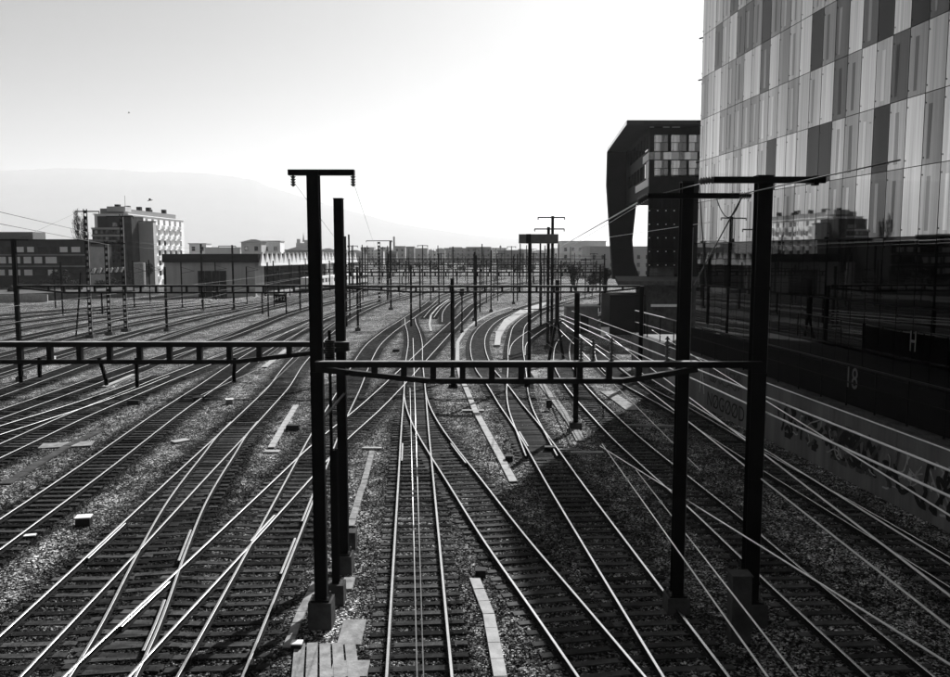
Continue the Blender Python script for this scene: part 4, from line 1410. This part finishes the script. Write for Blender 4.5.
nb = thing('grey_gabled_house', 'plain grey windowless end wall beside the white apartment block', 'building', (-92, 226, 0))
p = D(124, 222, 224); q = D(153, 222, 224); zg = D(140, 221.5, 224).z
MB().box(((p.x + q.x) / 2, 225, zg / 2), (q.x - p.x, 2, zg)).build('wall', greyr, nb)
MB().box((p.x + 1.1, 225, zg + .9), (2.2, 1.6, 1.5)).build('chimney', greyr, nb)
MB().box(((p.x + q.x) / 2, 225, zg + .08), (q.x - p.x + .3, 2.3, .16)).build('roof', concrete_d, nb)
n2 = thing('stepped_dark_house', 'dark stepped house with setback top floors, left of the grey end wall', 'building', (-99, 221, 0))
p = D(92, 229, 217); q = D(122.5, 229, 217)
MB().box(((p.x + q.x) / 2, 221, p.z / 2), (q.x - p.x, 8, p.z)).build('wall', lbm, n2)
p2 = D(96.5, 216, 219); q2 = D(130.5, 216, 219)
MB().box(((p2.x + q2.x) / 2, 223.4, p2.z / 2), (q2.x - p2.x, 8, p2.z)).build('upper_wall', lbm, n2)
for yy in (228.5, 235.5):
    z = D(100, yy, 217).z
    MB().box(((p.x + q.x) / 2, 216.9, z), (q.x - p.x + .2, .3, .5)).build('floor_band', greyr, n2)
for j, (y0, y1) in enumerate(((230, 233.5), (237, 243), (246, 252), (255, 262))):
    for i in range(5):
        x0 = 94.5 + i * 5.6
        a_, c_ = D(x0, y0, 217), D(x0 + 3.4, y1, 217)
        MB().box(((a_.x + c_.x) / 2, 216.95, (a_.z + c_.z) / 2), (c_.x - a_.x, .12, a_.z - c_.z)).build('window', g_dark if (i + j) % 3 else g_mid, n2)
a_, c_ = D(112, 222.5, 219), D(119, 226.5, 219)
MB().box(((a_.x + c_.x) / 2, 219.35, (a_.z + c_.z) / 2), (c_.x - a_.x, .12, a_.z - c_.z)).build('window', g_mid, n2)

# shed with folded roof edge
SY = 186.0
sh = thing('rail_shed', 'long rail shed with dark roof band and white zigzag canopy edge', 'shed', (-58, SY, 0))
xs0, xs1 = D(163, 262, SY).x, D(259, 262, SY).x
zs0, zs1 = D(200, 262.5, SY).z, D(200, 254, SY).z
def shx(Y):
    return xs1 + 0.155 * (Y - SY)
shedw = mat('shed_cladding', 0.5, 0.8, 0, 0.2, 0.2, 0.4, streak=True)
MB().box(((xs0 + xs1) / 2 - .6, SY + 5, zs0 / 2), (xs1 - xs0 - 1.2, 9, zs0)).build('wall', shedw, sh)
MB().prism([(xs0, SY - .6, zs0 + .02), (xs1, SY - .6, zs0 + .02), (shx(258), 258, zs0 + .02), (xs0 + 8, 258, zs0 + .02)], (0, 0, zs1 - zs0)).build('roof', blackclad, sh)
for i in range(12):
    x0 = xs0 + 1 + i * (xs1 - xs0 - 2) / 12
    if i in (4, 5, 6, 7):
        MB().box((x0 + .8, SY + .44, 2.9), (1.5, .1, 5.8)).build('gate', blackclad, sh)
    else:
        MB().box((x0 + .8, SY + .46, zs0 / 2), (1.45, .06, zs0 - .3)).build('cladding_panel', shedw, sh)
zig = MB()
nz = 27
for i in range(nz):
    Y0 = SY - .4 + i * 2.66; Y1 = Y0 + 2.66
    ym = (Y0 + Y1) / 2
    q = [(shx(Y0), Y0, zs0 - .5), (shx(Y1), Y1, zs0 - .5), (shx(ym + .1) - .1, ym + .1, zs1 + .4)]
    b = MB().prism([(a_[0] + .06, a_[1], a_[2]) for a_ in q], (.5, 0, 0))
    b.build('canopy_fold', cream, sh)
MB().prism([(shx(SY), SY - .6, zs0 - .8), (shx(258), 258, zs0 - .8), (shx(258) + .6, 258, zs0 - .8), (shx(SY) + .6, SY - .6, zs0 - .8)], (0, 0, .3)).build('canopy_edge', cream, sh)
for i in range(9):
    Y = SY + 4 + i * 8
    MB().box((shx(Y) - .3, Y, (zs0 - .8) / 2), (.4, .4, zs0 - .8)).build('column', steel, sh)
MB().prism([(shx(SY) - 9, SY + 12, 0), (shx(258) - 9, 258, 0), (shx(258) - 9.4, 258, 0), (shx(SY) - 9.4, SY + 12, 0)], (0, 0, zs0 - .9)).build('back_wall', lbm, sh)
MB().prism([(shx(SY + 8) - 4, SY + 8, 0), (shx(258) - 4, 258, 0), (shx(258) + 1.2, 258, 0), (shx(SY + 8) + 1.2, SY + 8, 0)][::-1], (0, 0, .9)).build('platform', concrete, sh)
# pale railcar standing beyond the canopy
tn = thing('parked_railcar', 'white railcar parked under the zigzag canopy', 'train', (shx(226) - 1, 226, 0))
for i, yy in enumerate((214, 231, 248)):
    x_ = shx(yy) + 2.8
    rz = -math.atan(0.155)
    MB().box((x_, yy, 2.35), (2.8, 16, 2.7), rz, 0, .97).build('car_body', cream, tn)
    MB().box((x_, yy, .7), (2.5, 14.5, .6), rz).build('underframe', blackbox, tn)
    for k in range(6):
        MB().box((x_ + 1.4 + 0.155 * (-6.2 + k * 2.5), yy - 6.2 + k * 2.5, 2.7), (.06, 1.5, .9), rz).build('window', g_black, tn)

# house and skyline
random.seed(33)
def skyline(px0, px1, ytop, Y, label, m, roof='flat', group=None, wins=True):
    p, q = D(px0, ytop, Y), D(px1, ytop, Y)
    w = q.x - p.x
    root = thing('distant_building', label, 'building', ((p.x + q.x) / 2, Y, 0), group)
    zc = p.z if roof == 'flat' else p.z - min(3.0, w * .15)
    dp = min(25, w)
    MB().box(((p.x + q.x) / 2, Y + dp / 2, zc / 2), (w, dp, zc)).build('wall', m, root)
    if roof == 'flat':
        MB().box(((p.x + q.x) / 2, Y + dp / 2, zc + .15), (w + .5, dp + .5, .3)).build('roof', greyr, root)
    else:
        r0 = MB()
        xm = (p.x + q.x) / 2
        v = [(p.x - .5, Y - .5, zc), (q.x + .5, Y - .5, zc), (q.x + .5, Y + dp + .5, zc), (p.x - .5, Y + dp + .5, zc), (xm - w * .12, Y + dp / 2, p.z), (xm + w * .12, Y + dp / 2, p.z)]
        r0.add(v, [(0, 1, 5, 4), (1, 2, 5), (2, 3, 4, 5), (3, 0, 4), (3, 2, 1, 0)])
        r0.build('roof', concrete_d, root)
    if wins:
        nw = max(2, int(w / 3.2)); nf = max(1, int(zc / 3.2))
        b = MB()
        for i in range(nw):
            for j in range(nf):
                b.box((p.x + (i + .5) * w / nw, Y - .02, 1.8 + j * 3.1), (1.2, .12, 1.5))
        b.build('windows', g_dark, root)['kind'] = 'stuff'
    return root
skyline(241, 261, 239.2, 290, 'pale house with small hipped roof left of the zigzag canopy', greyr, 'hip')
skyline(261.5, 280, 241.5, 300, 'pale flat-roofed block right of the hipped house', cream)
skyline(205, 240, 248, 300, 'low pale roofs behind the shed', greyr)
skyline(189, 206, 244, 310, 'low white block right of the apartment block', cream)
sk_m = [mat('far_wall_pale', 0.7, .9, 0, .2, .15, .1), mat('far_wall_grey', 0.45, .9, 0, .2, .15, .1), mat('far_wall_dark', 0.25, .9, 0, .2, .15, .1)]
x_ = 282.0
i = 0
while x_ < 612:
    w_ = random.uniform(9, 26)
    Y = random.uniform(430, 900)
    yt = random.uniform(246.0, 250.6)
    skyline(x_, x_ + w_, yt, Y, 'hazy city block, %s from the left along the low skyline beyond the yard' % ORD[i], random.choice(sk_m), random.choice(('flat', 'flat', 'hip')), 'hazy blocks of the city skyline')
    x_ += w_ * random.uniform(.55, .95)
    i += 1
skyline(286, 318, 245.2, 520, 'tree-dark row of roofs below the far cathedral', sk_m[2], 'hip')
skyline(562, 606, 241.5, 380, 'broad pale hall roof left of the black building', sk_m[0], 'flat')
skyline(590, 652, 247, 330, 'low hall seen through the gap beside the black fin', sk_m[1], 'flat')
# cathedral
ct_ = thing('cathedral', 'faint far cathedral with a thin spire right of the canopy', 'church', (D(303, 245, 900).x, 900, 0))
p = D(303.5, 240, 900)
MB().box((p.x, 905, D(303, 243, 900).z / 2), (14, 20, D(303, 243, 900).z)).build('nave', sk_m[1], ct_)
MB().box((p.x - 5, 900, D(303, 239, 900).z / 2), (3.5, 4, D(303, 239, 900).z)).build('tower', sk_m[1], ct_)
MB().box((p.x + 3, 900, D(303, 240, 900).z / 2), (3.5, 4, D(303, 240, 900).z)).build('tower', sk_m[1], ct_)
MB().tube([(p.x, 900, D(303, 242, 900).z), (p.x, 900, D(303, 232.5, 900).z)], 1.3, 6, 0, .1).build('spire', sk_m[1], ct_)
for px_, yt, Y, lab in ((394, 236.5, 600, 'thin far chimney left of centre on the skyline'), (500.5, 245.5, 650, 'thin far chimney right of centre on the skyline')):
    p = D(px_, yt, Y)
    b = MB().tube([(p.x, Y, 0), (p.x, Y, p.z)], 0.9, 8, 0, .6)
    b.tube([(p.x, Y, p.z - 1.2), (p.x, Y, p.z - .8)], 0.85, 8)
    solo(b, 'chimney_stack', sk_m[1], lab, 'chimney')

# ------------------------------------------------------------------ embankment, fence, trees
bank_m = mat('dry_grass', 0.11, 0.9, 0, 0.1, 0.5, 0.8, .5, 6)
b = MB()
pr_ = [(-170, 150), (-92, 168), (-75, 186), (-75, 200), (-170, 200)]
b.prism([(x, y, 0.02) for x, y in pr_], (0, 0, 1.6))
struct(b.build('embankment', bank_m))
wlx = thing('low_bank_wall', 'low pale wall with posts along the grassy bank', 'wall', (-90, 160, 0))
for i in range(9):
    a_ = Vector((-150 + i * 7.2, 153.4 + i * 1.66, 0)); c_ = a_ + Vector((7.15, 1.65, 0))
    MB().prism([a_ + Vector((0, -.5, 0)), c_ + Vector((0, -.5, 0)), c_ + Vector((0, -.2, 0)), a_ + Vector((0, -.2, 0))], (0, 0, 1.5)).build('wall_segment', concrete, wlx)

bark = mat('bark', 0.03, 0.9, 0, 0.1, 0.4, 3)
leaf_m = mat('foliage', 0.05, 0.8, 0, 0.2, 0.6, 1.5)
def tree(base, h, spread, label, seed, depth=6, leaves=0, up=0.35, r0=None, cat='tree', name='bare_tree', group=None):
    R = random.Random(seed)
    root = thing(name, label, cat, base, group)
    tb, cb = MB(), MB()
    tips = []
    def grow(p, d, L, r, lv):
        q = p + d * L
        mid = (p + q) / 2 + Vector((R.uniform(-1, 1), R.uniform(-1, 1), 0)) * L * .06
        (tb if lv < 2 else cb).tube([p, mid, q], r, 5 if lv < 2 else 3, 0, r * .62)
        if lv >= depth or L < 0.25:
            tips.append(q); return
        for _ in range(3 if lv > 0 else 4):
            nd = (d + Vector((R.uniform(-1, 1) * spread, R.uniform(-1, 1) * spread, R.uniform(-.25, .5) + up))).normalized()
            grow(p.lerp(q, R.uniform(.6, 1)), nd, L * R.uniform(.6, .82), max(r * .55, .02), lv + 1)
    base = Vector(base)
    grow(base, Vector((0, 0, 1)), h * (.27 if up < .45 else .2), r0 or h * .02, 0)
    tb.build('trunk', bark, root)
    for t_ in tips:
        for _ in range(leaves):
            c = t_ + Vector((R.gauss(0, .35), R.gauss(0, .35), R.gauss(0, .35)))
            u_ = Vector((R.uniform(-1, 1), R.uniform(-1, 1), R.uniform(-1, 1))).normalized() * .22
            v_ = u_.cross(Vector((R.uniform(-1, 1), R.uniform(-1, 1), R.uniform(-1, 1)))).normalized() * .16
            cb.add([c - u_, c + v_, c + u_, c - v_], [(0, 1, 2, 3)])
    cb.build('crown', bark if not leaves else leaf_m, root)
    return root
def gpt(px_, Y):
    return ((px_ - CX) / F * Y, Y, 0)
tree(gpt(576, 150), 13.5, .8, 'bare spreading tree beside the tallest far mast', 4, 6, 0, up=.5)
tree(gpt(604, 165), 13.5, .8, 'bare tree half hidden by the black fin', 5, 6, 0, up=.5)
tree(gpt(592, 185), 6.5, .9, 'low shrub-like tree between the two bare trees', 6, 5, 3)
def poplar(base, h, label, seed):
    R_ = random.Random(seed)
    root = thing('poplar_tree', label, 'tree', base)
    bx, by, _ = base
    MB().tube([(bx, by, 0), (bx + .2, by, h * .5), (bx + .1, by, h)], h * .013, 6, 0, .04).build('trunk', bark, root)
    cb = MB()
    for i in range(150):
        z = h * (0.16 + 0.8 * (i / 150)) + R_.uniform(-.3, .3)
        a_ = R_.uniform(0, 6.28)
        k = math.sin(math.pi * min(1, max(0.05, (z / h - .08) / .95))) ** .6
        L = R_.uniform(1.8, 4.2) * (.55 + .45 * k)
        r_ = R_.uniform(.3, .62) * L * .5 * k
        p0 = Vector((bx + .12, by, z)); p1 = p0 + Vector((math.cos(a_) * r_, math.sin(a_) * r_, L * .45)); p2 = p1 + Vector((math.cos(a_) * r_ * .35, math.sin(a_) * r_ * .35, L * .5))
        cb.tube([p0, p1, p2], .06, 3, 0, .015)
        for _ in range(5):
            t_ = R_.uniform(.3, 1); q = p1.lerp(p2, t_)
            e = q + Vector((R_.uniform(-.5, .5), R_.uniform(-.5, .5), R_.uniform(.3, .9)))
            cb.tube([q, e], .03, 3, 0, .008)
    cb.build('crown', bark, root)
poplar(gpt(80, 207), 18.6, 'taller of two narrow bare poplars beside the stepped house', 8)
poplar(gpt(87, 209), 17.4, 'shorter of two narrow bare poplars beside the stepped house', 18)
tree(gpt(147, 214), 8.6, .8, 'bare bushy tree before the grey end wall', 9, 6, 2)
tree(gpt(133, 212), 7.0, .8, 'smaller bare tree left of the bushy one', 10, 5, 2)
tree(gpt(61, 192), 7.5, .8, 'dark shrub before the windows of the long building', 11, 5, 5)
for i, (px_, Y, h) in enumerate(((12, 178, 3), (25, 190, 4), (38, 188, 3.5), (46, 190, 4.5), (70, 190, 4.5), (78, 188, 4), (100, 196, 4), (113, 200, 4.5))):
    tree(gpt(px_, Y), h, .9, 'dark scrub bush, %s from the left on the bank below the long building' % ORD[i], 20 + i, 4, 8, name='scrub_bush', cat='bush', group='scrub on the left bank')
for i in range(16):
    px_ = 395 + i * 14 + random.uniform(-5, 5); Y = random.uniform(360, 430)
    tree(gpt(px_, Y), random.uniform(5, 8), .9, 'dark round tree, %s from the left in the row before the far city' % ORD[i], 50 + i, 3, 16, name='far_tree', group='row of trees before the far city')
tk = D(139, 267, 195)
b = MB().tube([(tk.x, 195, 0.5), (tk.x, 195, tk.z + 1)], 1.35, 14)
solo(b, 'storage_tank', concrete, 'pale round tank left of the shed', 'tank')

# ------------------------------------------------------------------ hills
prof = [(-900, 190), (-500, 178), (-200, 172), (0, 171), (30, 169.5), (60, 168), (100, 169), (125, 170), (140, 172), (170, 172), (200, 173), (230, 176), (255, 180), (265, 185), (290, 193), (340, 208), (400, 224), (480, 236), (600, 245)]
HY = 14000.0
b = MB()
vs, fs = [], []
pp = []
for (a, c) in zip(prof[:-1], prof[1:]):
    for k in range(10):
        t_ = k / 10
        pp.append((a[0] + (c[0] - a[0]) * t_, a[1] + (c[1] - a[1]) * t_ + random.uniform(-.35, .35)))
for x, y in pp:
    t_ = D(x, y, HY)
    for f_, dy in ((0.0, -2500), (0.35, -1500), (0.72, -700), (1.0, 0), (0.5, 1500), (0, 2600)):
        vs.append((t_.x * (1 + dy / HY) + 0, HY + dy, max(0, t_.z * f_ + 0) - (5 if f_ == 0 else 0)))
for i in range(len(pp) - 1):
    for j in range(5):
        fs.append((i * 6 + j, (i + 1) * 6 + j, (i + 1) * 6 + j + 1, i * 6 + j + 1))
b.add(vs, fs)
struct(b.build('hills', mat('wooded_hill', 0.07, .9, 0, .1, .4, .003), None, True))

# birds
for px_, y, lab in ((150, 200.5, 'small dark bird gliding above the apartment block'), (129, 113, 'tiny dark bird high in the left sky')):
    Y = 90 if y > 150 else 190
    p = D(px_, y, Y)
    b = MB()
    b.tube([p + Vector((-.24, 0, -.02)), p + Vector((0, 0, 0.02)), p + Vector((.24, 0, .03))], .05, 6, 0, .03)
    b.add([p + Vector((-.1, 0, 0)), p + Vector((.1, 0, .02)), p + Vector((.2, .45, .12)), p + Vector((0, .5, .12))], [(0, 1, 2, 3), (3, 2, 1, 0)])
    b.add([p + Vector((-.1, 0, 0)), p + Vector((.1, 0, .02)), p + Vector((.25, -.45, .2)), p + Vector((.05, -.5, .18))], [(3, 2, 1, 0), (0, 1, 2, 3)])
    solo(b, 'bird', bark, lab, 'bird')

# ------------------------------------------------------------------ haze
HZ = 0.85e-4
hm = bpy.data.materials.new('haze')
hm.use_nodes = True
hm.node_tree.nodes.clear()
ho = hm.node_tree.nodes.new('ShaderNodeOutputMaterial')
hv = hm.node_tree.nodes.new('ShaderNodeVolumePrincipled')
hv.inputs['Color'].default_value = (.97, .97, .97, 1)
hv.inputs['Density'].default_value = HZ
hv.inputs['Anisotropy'].default_value = 0.3
hm.node_tree.links.new(hv.outputs[0], ho.inputs['Volume'])
hb = MB().box((0, 8400, 725), (40000, 21000, 1452)).build('haze', hm)
hb['kind'] = 'stuff'
